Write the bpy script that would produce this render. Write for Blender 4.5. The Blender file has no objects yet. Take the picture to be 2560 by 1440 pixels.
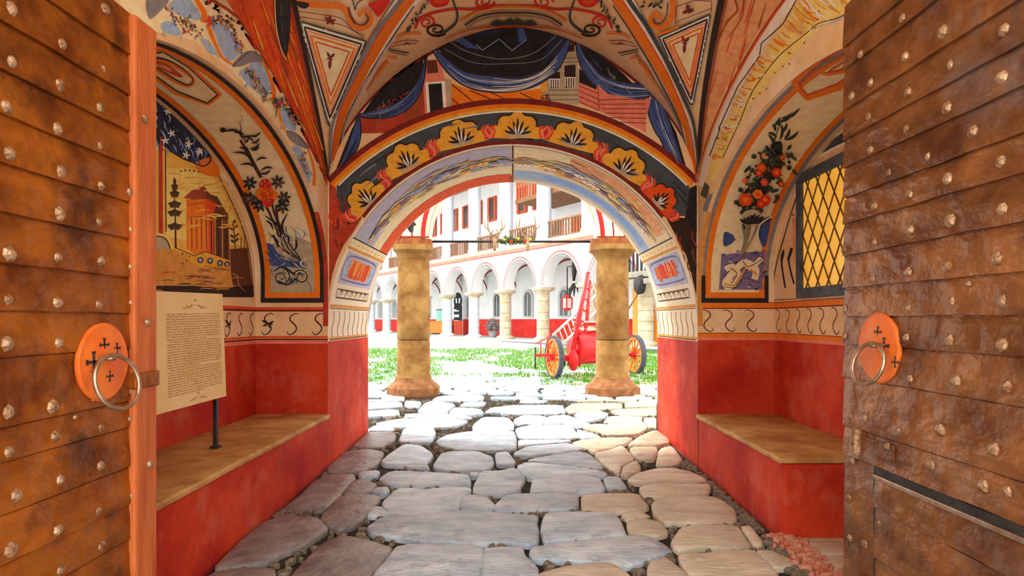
import bpy, bmesh, math, random
import numpy as np
from mathutils import Vector, Matrix
from mathutils.bvhtree import BVHTree
from mathutils.geometry import tessellate_polygon

scene = bpy.context.scene
C = scene.collection
random.seed(7)
PI = math.pi

# ---------------------------------------------------------------- camera, light, exposure
CAM_H = 1.36
F = 1560.0            # focal length in pixels of a 2560 px wide frame
CX, CY = 1282.0, 800.0
cam_d = bpy.data.cameras.new('camera')
cam = bpy.data.objects.new('camera', cam_d)
C.objects.link(cam)
cam.location = (0, 0, CAM_H)
cam.rotation_euler = (PI / 2, 0, 0)
cam_d.sensor_width = 36.0
cam_d.lens = 36.0 * F / 2560.0
cam_d.shift_x = -(CX - 1280) / 2560.0
cam_d.shift_y = (CY - 720) / 2560.0
cam_d.clip_start = 0.02
cam_d.clip_end = 500
scene.camera = cam

world = bpy.data.worlds.new('sky')
scene.world = world
world.use_nodes = True
wn = world.node_tree.nodes
bg = wn['Background']
bg.inputs['Color'].default_value = (1.0, 0.985, 0.96, 1)
bg.inputs['Strength'].default_value = 1.0

sun_d = bpy.data.lights.new('sun', 'SUN')
sun_d.energy = 0.9
sun_d.angle = math.radians(6)
sun_d.color = (1.0, 0.92, 0.80)
sun = bpy.data.objects.new('sun', sun_d)
C.objects.link(sun)
sun.location = (-8, 14, 16)
sun.rotation_euler = Vector((0.55, -0.30, -0.75)).to_track_quat('-Z', 'Y').to_euler()

vs = scene.view_settings
vs.view_transform = 'Standard'
vs.look = 'None'
vs.exposure = 1.85
vs.gamma = 1.0
vs.use_curve_mapping = False

# ---------------------------------------------------------------- helpers
def ground(y):
    if y < 7.7:
        return (max(y, 0.5) - 7.7) * 0.024
    if y < 12.5:
        return 0.0
    return min((y - 12.5) / 20.5, 1.4) * 0.21

def ray(px, py):
    return Vector(((px - CX) / F, 1.0, (CY - py) / F))

def on_y(px, py, Y):
    d = ray(px, py)
    return Vector((d.x * Y, Y, CAM_H + d.z * Y))

def on_x(px, py, X):
    d = ray(px, py)
    t = X / d.x
    return Vector((X, t, CAM_H + d.z * t))

def on_ground(px, py):
    d = ray(px, py)
    y = 5.0
    for _ in range(30):
        y = (ground(y) - CAM_H) / d.z
    return Vector((d.x * y, y, ground(y)))

_mats = {}
def mat(name, col, col2=None, scale=4.0, rough=0.8, bump=0.0, bscale=None, metal=0.0,
        detail=6.0, spots=None, spot_amt=0.3, spot_scale=2.0, rand=0.0, contrast=(0.35, 0.65), stretch=None, spec=0.3):
    """mottled procedural material: two colours mixed by noise, optional worn spots, relief and per-object variation"""
    if name in _mats:
        return _mats[name]
    m = bpy.data.materials.new(name)
    m.use_nodes = True
    nt = m.node_tree
    b = nt.nodes['Principled BSDF']
    b.inputs['Roughness'].default_value = rough
    b.inputs['Metallic'].default_value = metal
    b.inputs['Specular IOR Level'].default_value = spec
    c1 = (*col, 1)
    if col2 is None and bump == 0 and rand == 0:
        b.inputs['Base Color'].default_value = c1
        _mats[name] = m
        return m
    geo = nt.nodes.new('ShaderNodeNewGeometry')
    vec = geo.outputs['Position']
    if stretch:
        mp = nt.nodes.new('ShaderNodeMapping')
        mp.inputs['Scale'].default_value = stretch
        nt.links.new(vec, mp.inputs['Vector'])
        vec = mp.outputs['Vector']
    no = nt.nodes.new('ShaderNodeTexNoise')
    no.inputs['Scale'].default_value = scale
    no.inputs['Detail'].default_value = detail
    no.inputs['Roughness'].default_value = 0.62
    nt.links.new(vec, no.inputs['Vector'])
    rp = nt.nodes.new('ShaderNodeValToRGB')
    rp.color_ramp.elements[0].position = contrast[0]
    rp.color_ramp.elements[1].position = contrast[1]
    rp.color_ramp.elements[0].color = c1
    rp.color_ramp.elements[1].color = (*(col2 or col), 1)
    nt.links.new(no.outputs['Fac'], rp.inputs['Fac'])
    out = rp.outputs['Color']
    if spots:
        n2 = nt.nodes.new('ShaderNodeTexNoise')
        n2.inputs['Scale'].default_value = spot_scale
        n2.inputs['Detail'].default_value = 8
        n2.inputs['Roughness'].default_value = 0.7
        nt.links.new(geo.outputs['Position'], n2.inputs['Vector'])
        r2 = nt.nodes.new('ShaderNodeValToRGB')
        r2.color_ramp.elements[0].position = 0.52
        r2.color_ramp.elements[1].position = 0.68
        r2.color_ramp.elements[0].color = (0, 0, 0, 1)
        r2.color_ramp.elements[1].color = (spot_amt, spot_amt, spot_amt, 1)
        nt.links.new(n2.outputs['Fac'], r2.inputs['Fac'])
        mx = nt.nodes.new('ShaderNodeMix')
        mx.data_type = 'RGBA'
        nt.links.new(r2.outputs['Color'], mx.inputs['Factor'])
        nt.links.new(out, mx.inputs[6])
        mx.inputs[7].default_value = (*spots, 1)
        out = mx.outputs[2]
    if rand:
        oi = nt.nodes.new('ShaderNodeObjectInfo')
        hs = nt.nodes.new('ShaderNodeHueSaturation')
        mr = nt.nodes.new('ShaderNodeMapRange')
        mr.inputs['To Min'].default_value = 1 - rand
        mr.inputs['To Max'].default_value = 1 + rand
        nt.links.new(oi.outputs['Random'], mr.inputs['Value'])
        nt.links.new(mr.outputs['Result'], hs.inputs['Value'])
        nt.links.new(out, hs.inputs['Color'])
        out = hs.outputs['Color']
    nt.links.new(out, b.inputs['Base Color'])
    if bump:
        n3 = nt.nodes.new('ShaderNodeTexNoise')
        n3.inputs['Scale'].default_value = bscale or scale * 4
        n3.inputs['Detail'].default_value = 6
        nt.links.new(vec, n3.inputs['Vector'])
        bp = nt.nodes.new('ShaderNodeBump')
        bp.inputs['Strength'].default_value = bump
        bp.inputs['Distance'].default_value = 0.02
        nt.links.new(n3.outputs['Fac'], bp.inputs['Height'])
        nt.links.new(bp.outputs['Normal'], b.inputs['Normal'])
    _mats[name] = m
    return m

def tag(o, label=None, cat=None, group=None, kind=None):
    if label: o['label'] = label
    if cat: o['category'] = cat
    if group: o['group'] = group
    if kind: o['kind'] = kind
    return o

def thing(name, label, cat, loc=(0, 0, 0), rotz=0.0, group=None):
    o = bpy.data.objects.new(name, None)
    o.empty_display_size = 0.1
    C.objects.link(o)
    o.location = loc
    o.rotation_euler = (0, 0, rotz)
    return tag(o, label, cat, group)

def link(name, me, m=None, parent=None, smooth=False):
    if m is not None:
        for mm in (m if isinstance(m, (list, tuple)) else [m]):
            me.materials.append(mm)
    if smooth:
        me.polygons.foreach_set('use_smooth', [True] * len(me.polygons))
    o = bpy.data.objects.new(name, me)
    C.objects.link(o)
    if parent is not None:
        o.parent = parent
    return o

def obj(name, bm, m=None, parent=None, smooth=False, bevel=0.0, recalc=True):
    if recalc:
        bmesh.ops.recalc_face_normals(bm, faces=bm.faces)
    me = bpy.data.meshes.new(name)
    bm.to_mesh(me)
    bm.free()
    o = link(name, me, m, parent, smooth)
    if bevel:
        md = o.modifiers.new('bevel', 'BEVEL')
        md.width = bevel
        md.segments = 2
        md.limit_method = 'ANGLE'
    return o

def pyobj(name, verts, faces, m=None, parent=None, smooth=False):
    me = bpy.data.meshes.new(name)
    me.from_pydata([tuple(v) for v in verts], [], faces)
    me.update()
    return link(name, me, m, parent, smooth)

def box(bm, x0, x1, y0, y1, z0, z1, M=None):
    vs_ = [Vector((x, y, z)) for x in (x0, x1) for y in (y0, y1) for z in (z0, z1)]
    if M is not None:
        vs_ = [M @ v for v in vs_]
    v = [bm.verts.new(p) for p in vs_]
    for f in ((0, 1, 3, 2), (4, 6, 7, 5), (0, 4, 5, 1), (2, 3, 7, 6), (0, 2, 6, 4), (1, 5, 7, 3)):
        bm.faces.new([v[i] for i in f])

def BOX(name, x0, x1, y0, y1, z0, z1, m, parent=None, bevel=0.0, M=None):
    bm = bmesh.new()
    box(bm, x0, x1, y0, y1, z0, z1, M)
    return obj(name, bm, m, parent, bevel=bevel)

def tube(bm, pts, r, seg=8, cap=True, closed=False):
    """tube along a polyline; r is a number or one radius per point"""
    pts = [Vector(p) for p in pts]
    n = len(pts)
    rs = r if isinstance(r, (list, tuple)) else [r] * n
    rings = []
    up = None
    for i, p in enumerate(pts):
        if closed:
            t = (pts[(i + 1) % n] - pts[i - 1])
        else:
            t = pts[min(i + 1, n - 1)] - pts[max(i - 1, 0)]
        t.normalize()
        if up is None:
            up = Vector((0, 0, 1)) if abs(t.z) < 0.9 else Vector((1, 0, 0))
        a = t.cross(up)
        if a.length < 1e-6:
            a = t.orthogonal()
        a.normalize()
        b = a.cross(t).normalized()
        up = b
        rings.append([bm.verts.new(p + (a * math.cos(2 * PI * k / seg) + b * math.sin(2 * PI * k / seg)) * rs[i]) for k in range(seg)])
    rng = range(n) if closed else range(n - 1)
    for i in rng:
        A, B = rings[i], rings[(i + 1) % n]
        for k in range(seg):
            bm.faces.new((A[k], A[(k + 1) % seg], B[(k + 1) % seg], B[k]))
    if cap and not closed:
        bm.faces.new(rings[0][::-1])
        bm.faces.new(rings[-1])

def TUBE(name, pts, r, m, parent=None, seg=8, closed=False, smooth=True):
    bm = bmesh.new()
    tube(bm, pts, r, seg, True, closed)
    return obj(name, bm, m, parent, smooth)

def lathe(bm, prof, seg=24, cx=0, cy=0, square=None):
    """profile of (radius, z); square = per-ring superellipse exponent (2 round, bigger is squarer)"""
    rings = []
    for i, (r, z) in enumerate(prof):
        e = square[i] if square else 2.0
        ring = []
        for k in range(seg):
            a = 2 * PI * (k + 0.5) / seg
            c, s = math.cos(a), math.sin(a)
            q = (abs(c) ** e + abs(s) ** e) ** (-1.0 / e)
            ring.append(bm.verts.new((cx + r * q * c, cy + r * q * s, z)))
        rings.append(ring)
    for A, B in zip(rings, rings[1:]):
        for k in range(seg):
            bm.faces.new((A[k], A[(k + 1) % seg], B[(k + 1) % seg], B[k]))
    bm.faces.new(rings[0][::-1])
    bm.faces.new(rings[-1])

def LATHE(name, prof, m, parent=None, seg=24, cx=0, cy=0, square=None, smooth=True):
    bm = bmesh.new()
    lathe(bm, prof, seg, cx, cy, square)
    o = obj(name, bm, m, parent, smooth)
    if smooth:
        md = o.modifiers.new('edge', 'EDGE_SPLIT')
        md.split_angle = math.radians(35)
    return o

def grid_mesh(fn, us, vs_):
    """verts and quads of a parametric surface"""
    V = [fn(u, v) for u in us for v in vs_]
    n = len(vs_)
    Fc = [(i * n + j, (i + 1) * n + j, (i + 1) * n + j + 1, i * n + j + 1) for i in range(len(us) - 1) for j in range(n - 1)]
    return V, Fc

def lin(a, b, n):
    return [a + (b - a) * i / (n - 1) for i in range(n)]
# ---------------------------------------------------------------- materials
M_CREAM = mat('cream_plaster', (0.84, 0.50, 0.22), (0.92, 0.68, 0.42), 2.2, 0.85, 0.25, 30, spots=(0.62, 0.36, 0.16), spot_amt=0.5, spot_scale=3)
M_PALE = mat('pale_plaster', (0.84, 0.66, 0.42), (0.86, 0.76, 0.60), 2.0, 0.85, 0.2, 25, spots=(0.8, 0.5, 0.25), spot_amt=0.4)
M_RED = mat('red_plaster', (0.40, 0.008, 0.003), (0.68, 0.055, 0.010), 1.8, 0.8, 0.5, 14, spots=(0.74, 0.22, 0.13), spot_amt=0.45, spot_scale=1.7)
M_WEBORANGE = mat('orange_vault_plaster', (0.72, 0.17, 0.02), (0.85, 0.33, 0.06), 2.5, 0.85, 0.2, 25)
M_SLAB = mat('worn_bench_slab', (0.44, 0.18, 0.035), (0.70, 0.42, 0.15), 3.0, 0.7, 0.5, 25, spots=(0.30, 0.13, 0.04), spot_amt=0.8, spot_scale=5)
M_DOORPL = mat('rusty_iron_plate', (0.15, 0.034, 0.004), (0.46, 0.135, 0.012), 3.5, 0.38, 0.9, 9, metal=0.4, spots=(0.055, 0.016, 0.008), spot_amt=0.85, spot_scale=2.6, rand=0.18, stretch=(1, 1, 1.4))
M_DOORPR = mat('worn_iron_plate', (0.13, 0.042, 0.014), (0.36, 0.14, 0.04), 3.5, 0.36, 1.0, 9, metal=0.4, spots=(0.36, 0.28, 0.25), spot_amt=0.5, spot_scale=1.8, rand=0.15, stretch=(1, 1, 1.4))
M_STUD = mat('iron_stud', (0.20, 0.08, 0.03), (0.52, 0.34, 0.20), 30, 0.35, 0.3, 60, metal=0.45)
M_BATTEN = mat('red_brown_batten', (0.42, 0.085, 0.02), (0.62, 0.16, 0.04), 6, 0.6, 0.3, 30, stretch=(3, 3, 0.4))
M_DISC = mat('orange_disc', (0.72, 0.12, 0.012), (0.82, 0.20, 0.03), 8, 0.5, 0.2, 30)
M_IRON = mat('bright_iron', (0.36, 0.22, 0.13), (0.55, 0.42, 0.30), 20, 0.3, 0.1, 60, metal=0.8)
M_BLACK = mat('black_iron', (0.015, 0.012, 0.012), (0.04, 0.035, 0.03), 12, 0.5, 0.1)
M_STONEC = mat('brown_column_stone', (0.22, 0.092, 0.018), (0.46, 0.25, 0.07), 3.5, 0.85, 0.4, 25, spots=(0.30, 0.12, 0.03), spot_amt=0.7, spot_scale=4)
M_STONEB = mat('column_base_stone', (0.22, 0.075, 0.022), (0.40, 0.18, 0.07), 6, 0.85, 0.5, 30)
M_WHITE = mat('white_limewash', (0.72, 0.73, 0.76), (0.80, 0.80, 0.80), 1.5, 0.9, 0.1, 20)
# ---------------------------------------------------------------- passage shell
W = 1.79              # half width of the passage
YF, YB = 6.04, 7.71   # front and back of the inner archway
SPR = 1.27            # spring height of the inner archway
ND_L, ND_R = 2.49, 2.53   # niche back walls
NY, NA, NB, NS = 4.05, 1.99, 1.15, 1.75   # side niche: centre, half span, rise, spring
YN = NY - NA          # near end of the vault bay
VS = 2.68             # vault spring
BZ = 0.45             # bench seat height

def sup(t, p):
    t = min(max(t, 0.0), 1.0)
    return (1 - (1 - t) ** p) ** (1 / p)
def zA(X):
    return VS + 1.52 * sup(1 - abs(X) / W, 1.7)
def zG(t):
    return VS + 1.36 * sup(t, 1.78)
def zF(y, side):
    t = 1 - abs(y - NY) / NA
    return VS + (0.66 * sup(t, 1.2) if side < 0 else 0.81 * sup(t, 1.7))
def zN(y):
    return NS + NB * math.sqrt(max(0.0, 1 - ((y - NY) / NA) ** 2))

HOSTS = {}
painted = []   # (verts, faces) of every plaster surface the murals lie on
def shell(name, V, Fc, m, parent=None, kind='structure', paint=True, smooth=True):
    o = pyobj(name, V, Fc, m, parent, smooth)
    if parent is None:
        o['kind'] = kind
    if paint:
        painted.append((V, Fc))
        HOSTS[name] = BVHTree.FromPolygons(V, Fc, epsilon=0.0)
    return o

def cos_space(a, b, n):
    return [a + (b - a) * (1 - math.cos(PI * i / (n - 1))) / 2 for i in range(n)]

# far wall with the archway
xs = cos_space(-W, W, 97)
V, Fc = grid_mesh(lambda x, v: Vector((x, YF, (SPR + math.sqrt(max(0, W * W - x * x))) * (1 - v) + zA(x) * v)), xs, lin(0, 1, 12))
wall_far = shell('wall_far', V, Fc, M_CREAM, smooth=False)
tag(wall_far, 'painted wall above the inner archway with draped blue curtain mural', kind='structure')
# archway lining: left jamb, barrel, right jamb
def lining(a, v):
    y = YF + (YB - YF) * v
    if a < 0:   # left jamb, a = -1..0
        z = ground(y) - 0.05 + (SPR - ground(y) + 0.05) * (a + 1)
        return Vector((-W, y, z))
    if a > 1:
        z = SPR - (SPR - ground(y) + 0.05) * (a - 1)
        return Vector((W, y, z))
    th = PI * (1 - a)
    return Vector((W * math.cos(th), y, SPR + W * math.sin(th)))
V, Fc = grid_mesh(lining, lin(-1, 0, 8)[:-1] + lin(0, 1, 65) + lin(1, 2, 8)[1:], lin(0, 1, 9))
arch_lining = shell('wall_archway', V, Fc, M_PALE)
tag(arch_lining, 'pale painted lining of the inner archway above red dado', kind='structure')
# courtyard side of the archway wall
bm = bmesh.new()
def yface(bm, y, zt):
    pts = lin(-W, W, 49)
    lo = [bm.verts.new((x, y, SPR + math.sqrt(max(0, W * W - x * x)))) for x in pts]
    hi = [bm.verts.new((x, y, zt)) for x in pts]
    for i in range(48):
        bm.faces.new((lo[i], lo[i + 1], hi[i + 1], hi[i]))
yface(bm, YB, 5.2)
for s in (-1, 1):
    a = [bm.verts.new(p) for p in ((s * W, YB, -0.1), (s * 5.6, YB, -0.1), (s * 5.6, YB, 5.2), (s * W, YB, 5.2))]
    bm.faces.new(a)
o = obj('wall_courtyard_side', bm, M_WHITE)
tag(o, 'white plaster back of the gateway facing the courtyard porch', kind='structure')

walls, nback, nvault, nend = {}, {}, {}, {}
for s, nd, nm in ((-1, ND_L, 'left'), (1, ND_R, 'right')):
    what = 'the side of the notice board' if s < 0 else 'the side of the lattice window'
    def piece(nm2, lab, G):
        o = shell('wall_' + nm + nm2, G[0], G[1], M_CREAM, smooth=(nm2 == '_niche_vault'))
        tag(o, lab + what, kind='structure')
        return o
    # wall face above the niche arch
    piece('', 'painted wall face above the niche arch on ', grid_mesh(lambda y, v: Vector((s * W, y, zN(y) * (1 - v) + zF(y, s) * v)), cos_space(YN, YF, 65), lin(0, 1, 10)))
    walls[s] = bpy.data.objects['wall_' + nm]
    # niche back wall
    nback[s] = piece('_niche_back', 'painted back of the niche on ', grid_mesh(lambda y, v: Vector((s * nd, y, -0.2 + (zN(y) + 0.2) * v)), cos_space(YN, YF, 49), lin(0, 1, 16)))
    # niche vault
    def intr(a, v):
        th = PI * a
        return Vector((s * (W + (nd - W) * v), NY + NA * math.cos(th), NS + NB * math.sin(th)))
    nvault[s] = piece('_niche_vault', 'painted curved lining of the niche on ', grid_mesh(intr, lin(0, 1, 65), lin(0, 1, 9)))
    # niche end walls
    for y, e in ((YN, '_niche_near'), (YF, '_niche_end')):
        o = piece(e, ('near' if y == YN else 'far') + ' end of the niche on ', grid_mesh(lambda x, v: Vector((s * x, y, -0.2 + (NS + 0.2) * v)), lin(W, nd, 6), lin(0, 1, 10)))
        if y == YF:
            nend[s] = o
    # gate pier towards the street
    piece('_gate_pier', 'plain gate pier behind the open door on ', grid_mesh(lambda y, v: Vector((s * W, y, -0.2 + (3.0 + 0.2) * v)), lin(0.9, YN, 4), lin(0, 1, 6)))

# vault webs (one ceiling object)
cv, cf = [], []
def addc(V, Fc):
    k = len(cv)
    cv.extend(V)
    cf.extend([tuple(i + k for i in f) for f in Fc])
def far_web(x, v, near=False):
    t = 1 - abs(x) / W
    yg = (YF - NA * t) if not near else (YN + NA * t)
    y0 = YF if not near else YN
    return Vector((x, y0 + (yg - y0) * v, zA(x) * (1 - v) + zG(t) * v))
for near in (False, True):
    addc(*grid_mesh(lambda x, v: far_web(x, v, near), cos_space(-W, W, 81), lin(0, 1, 9)))
def side_web(y, v, s):
    t = 1 - abs(y - NY) / NA
    xg = W * (1 - t)
    z0, z1 = zF(y, s), zG(t)
    return Vector((s * (W + (xg - W) * v), y, z0 + (z1 - z0) * v))
for s in (-1, 1):
    addc(*grid_mesh(lambda y, v: side_web(y, v, s), cos_space(YN, YF, 81), lin(0, 1, 13)))
ceiling = shell('ceiling', cv, cf, M_CREAM)
tag(ceiling, 'cross vault painted with orange ribs, scrolls and triangles', kind='structure')

# one ray-casting tree for laying paint on the plaster
_av, _af = [], []
for V, Fc in painted:
    k = len(_av)
    _av.extend(V)
    _af.extend([tuple(i + k for i in f) for f in Fc])
PLASTER = BVHTree.FromPolygons(_av, _af, epsilon=0.0)

# ---------------------------------------------------------------- benches
def bench(s, y0, label, end=False):
    nd = (ND_L if s < 0 else ND_R)
    b = thing('masonry_bench', label, 'bench', (s * W, (y0 + YF) / 2, 0))
    L = b.location.copy()
    bm = bmesh.new()
    n = 40
    ys = lin(y0, YF, n)
    x0, x1 = s * W, s * (nd - 0.009)
    rows = []
    for y in ys:
        g = ground(y) - 0.08
        rows.append([Vector((x0, y, g)), Vector((x0, y, g + 0.25)), Vector((x0, y, BZ - 0.04)), Vector((x1, y, BZ - 0.04)), Vector((x1, y, g))])
    vv = [[bm.verts.new(p - L) for p in r] for r in rows]
    for i in range(n - 1):
        for k in range(5):
            bm.faces.new((vv[i][k], vv[i][(k + 1) % 5], vv[i + 1][(k + 1) % 5], vv[i + 1][k]))
    bm.faces.new(vv[0]); bm.faces.new(vv[-1])
    obj('bench_base', bm, M_RED, b, bevel=0.03 if end else 0.0)
    # worn slab with an uneven front edge
    rnd = random.Random(3 + s)
    bm = bmesh.new()
    rows = []
    for y in ys:
        j = rnd.uniform(-0.006, 0.006)
        xf = s * (W - 0.018 + j)
        z = BZ + rnd.uniform(-0.003, 0.003)
        rows.append([(xf, y, BZ - 0.04), (s * (W - 0.022 + j), y, BZ - 0.02), (s * (W - 0.01 + j), y, z - 0.004), (s * (W + 0.05), y, z), (x1, y, BZ), (x1, y, BZ - 0.039)])
    vv = [[bm.verts.new(Vector(p) - L) for p in r] for r in rows]
    for i in range(n - 1):
        for k in range(6):
            bm.faces.new((vv[i][k], vv[i][(k + 1) % 6], vv[i + 1][(k + 1) % 6], vv[i + 1][k]))
    bm.faces.new(vv[0]); bm.faces.new(vv[-1])
    obj('seat_slab', bm, M_SLAB, b, smooth=False)
    return b
bench(-1, YN, 'long red plastered bench with worn slab under the notice board')
bench(1, 4.137, 'short red plastered bench with worn slab below the lattice window', end=True)
# ---------------------------------------------------------------- gate doors
from mathutils import noise as mnoise
STUD_ME = None
def stud_mesh(r):
    bm = bmesh.new()
    lathe(bm, [(r * 0.98, 0), (r, r * 0.28), (r * 0.78, r * 0.55), (r * 0.42, r * 0.78), (r * 0.1, r * 0.84)], 7)
    bmesh.ops.recalc_face_normals(bm, faces=bm.faces)
    me = bpy.data.meshes.new('stud')
    bm.to_mesh(me); bm.free()
    me.materials.append(M_STUD)
    return me
STUDS = {k: stud_mesh(r) for k, r in (('big', 0.0235), ('mid', 0.019), ('small', 0.011))}

def plate_mesh(s, y0, y1, z0, z1, seed, amp=0.004, m=None):
    """thin dented iron sheet facing the passage axis; local x points away from the wall"""
    ny, nz = max(4, int((y1 - y0) / 0.06)), 5
    V, Fc = [], []
    for i in range(ny + 1):
        for j in range(nz + 1):
            y = y0 + (y1 - y0) * i / ny
            z = z0 + (z1 - z0) * j / nz
            d = mnoise.noise(Vector((y * 5, z * 7, seed * 3.1))) * amp + mnoise.noise(Vector((y * 13, z * 13, seed))) * amp * 0.6
            edge = j in (0, nz) or i in (0, ny)
            zz = z
            if j in (0, nz):
                zz += mnoise.noise(Vector((y * 6, z, seed))) * 0.004
            V.append((-s * (0.016 - 0.011 * j / nz + (0 if edge else 0.002 + d)), y, zz))
    n = nz + 1
    for i in range(ny):
        for j in range(nz):
            Fc.append((i * n + j, (i + 1) * n + j, (i + 1) * n + j + 1, i * n + j + 1))
    # rim back to the leaf
    rim = [i * n for i in range(ny + 1)] + [ny * n + j for j in range(1, nz + 1)] + [i * n + nz for i in range(ny - 1, -1, -1)] + [j for j in range(nz - 1, 0, -1)]
    k = len(V)
    for i in rim:
        V.append((0.0, V[i][1], V[i][2]))
    for a in range(len(rim)):
        b = (a + 1) % len(rim)
        Fc.append((rim[a], rim[b], k + b, k + a))
    return V, Fc

def door(idx, s, X, y_hinge, y_free, top, bounds, studs, m, label, skip=None):
    d = bpy.data.objects.new('door_%d' % idx, None)
    C.objects.link(d)
    d.location = (s * X, y_hinge, ground(1.5) + 0.02)
    tag(d, label, kind='structure')
    L = d.location
    def loc(o):
        o.location = o.location - L
        return o
    # timber leaf
    loc(BOX('leaf', s * X, s * (X + 0.075), y_hinge, y_free, L.z, top, m, d, bevel=0.012))
    plates = []
    for k in range(len(bounds) - 1):
        z1, z0 = bounds[k], bounds[k + 1]
        spans = [(y_hinge, y_free - 0.005)]
        if skip and z1 <= skip[1] + 1e-6:
            spans = [(y_hinge, skip[0] - 0.006), (skip[0] + 0.006, y_free - 0.005)]
        for q, (a, b) in enumerate(spans):
            if q == 1 and z1 < skip[1] - 1e-6:
                continue
            zz0 = bounds[-1] if (q == 1) else z0
            V, Fc = plate_mesh(s, a, b, zz0 + 0.0035, z1 - 0.0035, idx * 50 + k + q * 20, 0.006 if idx == 1 else 0.010)
            if skip and z1 <= skip[1] + 1e-6 and q == 0:
                V = [(v[0] - s * 0.012, v[1], v[2] - (0.02 if abs(z1 - skip[1]) < 1e-6 and v[2] > z1 - 0.02 else 0)) for v in V]
            p = pyobj('iron_plate', V, Fc, m, d)
            p.location = (0, -L.y, -L.z)
            plates.append((p, a, b, zz0, z1))
    for px, py, kind in studs:
        P = on_x(px, py, s * X)
        if P.z > top - 0.02 or P.z < bounds[-1] + 0.02:
            continue
        best = None
        for p, a, b, z0, z1 in plates:
            if a <= P.y <= b and z0 <= P.z <= z1:
                best = p
        if best is None:
            continue
        o = bpy.data.objects.new('stud', STUDS[kind])
        C.objects.link(o)
        o.parent = best
        o.location = (-s * 0.009, P.y, P.z)
        o.rotation_euler = (random.uniform(-.12, .12), (-PI / 2 if s > 0 else PI / 2) + random.uniform(-.12, .12), 0)
        q = random.uniform(0.85, 1.12)
        o.scale = (q, q * random.uniform(0.85, 1.1), q)
    return d, L

def handle(d, L, s, X, cpx, cpy, staple, ring_c, ring_r, crosses):
    c = on_x(cpx, cpy, s * X)
    h = LATHE('handle_plate', [(0.146, 0), (0.147, 0.008), (0.138, 0.014), (0.125, 0.013), (0.10, 0.018), (0.05, 0.025), (0.004, 0.027)], M_DISC, d, 36)
    h.location = Vector((c.x - s * 0.012, c.y, c.z)) - L
    h.rotation_euler = (0, -s * PI / 2, 0)
    Mi = Matrix.Rotation(s * PI / 2, 4, 'Y')      # door frame -> plate frame
    def local(px, py, off, pr=0.03):
        P = on_x(px, py, s * (X - pr))
        v = Vector((-s * off, P.y - c.y, P.z - c.z))
        return v
    def put(o):
        o.rotation_euler = (0, s * PI / 2, 0)
    # pierced crosses
    for px, py, size in crosses:
        v = local(px, py, 0.0)
        a = size / 600.0
        rr = math.hypot(v.y, v.z)
        off = 0.0285 - 0.0045 * (rr / 0.05) if rr < 0.05 else 0.0255 - (rr - 0.05) * 0.14
        bm = bmesh.new()
        for ang in (0, PI / 2):
            R = Matrix.Translation((-s * off, v.y, v.z)) @ Matrix.Rotation(ang, 4, 'X')
            box(bm, -0.0015, 0.0015, -a * 0.5, a * 0.5, -a * 0.07, a * 0.07, R)
            for e in (-1, 1):
                box(bm, -0.0016, 0.0016, e * a * 0.5 - a * 0.05, e * a * 0.5 + a * 0.05, -a * 0.14, a * 0.14, R)
        put(obj('pierced_cross', bm, M_BLACK, h))
    # staple and ring
    st = local(*staple, 0.0, 0.08)
    put(TUBE('ring_staple', [Vector((-s * 0.012, st.y - 0.018, st.z)), Vector((-s * 0.06, st.y - 0.014, st.z - 0.004)), Vector((-s * 0.07, st.y, st.z - 0.005)), Vector((-s * 0.06, st.y + 0.014, st.z - 0.004)), Vector((-s * 0.012, st.y + 0.018, st.z))], 0.008, M_IRON, h))
    rc = Vector((-s * 0.062, st.y, st.z - ring_r * 0.93))
    pts = []
    for k in range(40):
        a = 2 * PI * k / 40
        dy, dz = ring_r * math.sin(a), ring_r * math.cos(a)
        pts.append(rc + Vector((-s * (0.35 * dy) * 0.5 - s * 0.02 * (1 - math.cos(a)), dy, dz)))
    put(TUBE('ring', pts, 0.0085, M_IRON, h, 8, closed=True))
    return h

LB = [2.60, 2.42, 2.26, 2.113, 1.978, 1.832, 1.683, 1.53, 1.387, 1.246, 1.035, 0.93, 0.77, 0.62, 0.48, 0.33, 0.17, 0.0, -0.11]
LS = [(16, 22), (145, 110), (248, 172), (17, 155), (138, 214), (240, 270), (4, 268), (132, 322), (240, 365), (12, 384), (140, 428), (243, 465),
      (137, 535), (238, 555), (315, 480), (322, 575), (12, 635), (133, 645), (243, 653), (319, 668), (8, 750), (133, 757), (237, 762), (320, 757),
      (5, 860), (136, 857), (333, 850), (120, 1017), (8, 1030), (320, 978), (127, 1092), (243, 1070), (318, 1048), (10, 1130),
      (327, 1133), (242, 1165), (140, 1200), (28, 1240), (320, 1240), (235, 1278), (135, 1325), (333, 1320), (15, 1375), (245, 1365), (327, 1410), (140, 1425), (255, 22)]
XL, XR = 1.55, 1.545
d1, L1 = door(1, -1, XL, 1.25, 2.655, 2.60, LB, [(x, y, 'big' if x < 200 else 'mid') for x, y in LS] + [(180, 1043, 'small')], M_DOORPL,
              'iron plated wooden door leaf with red brown edge batten, opened against the notice board side')
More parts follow.
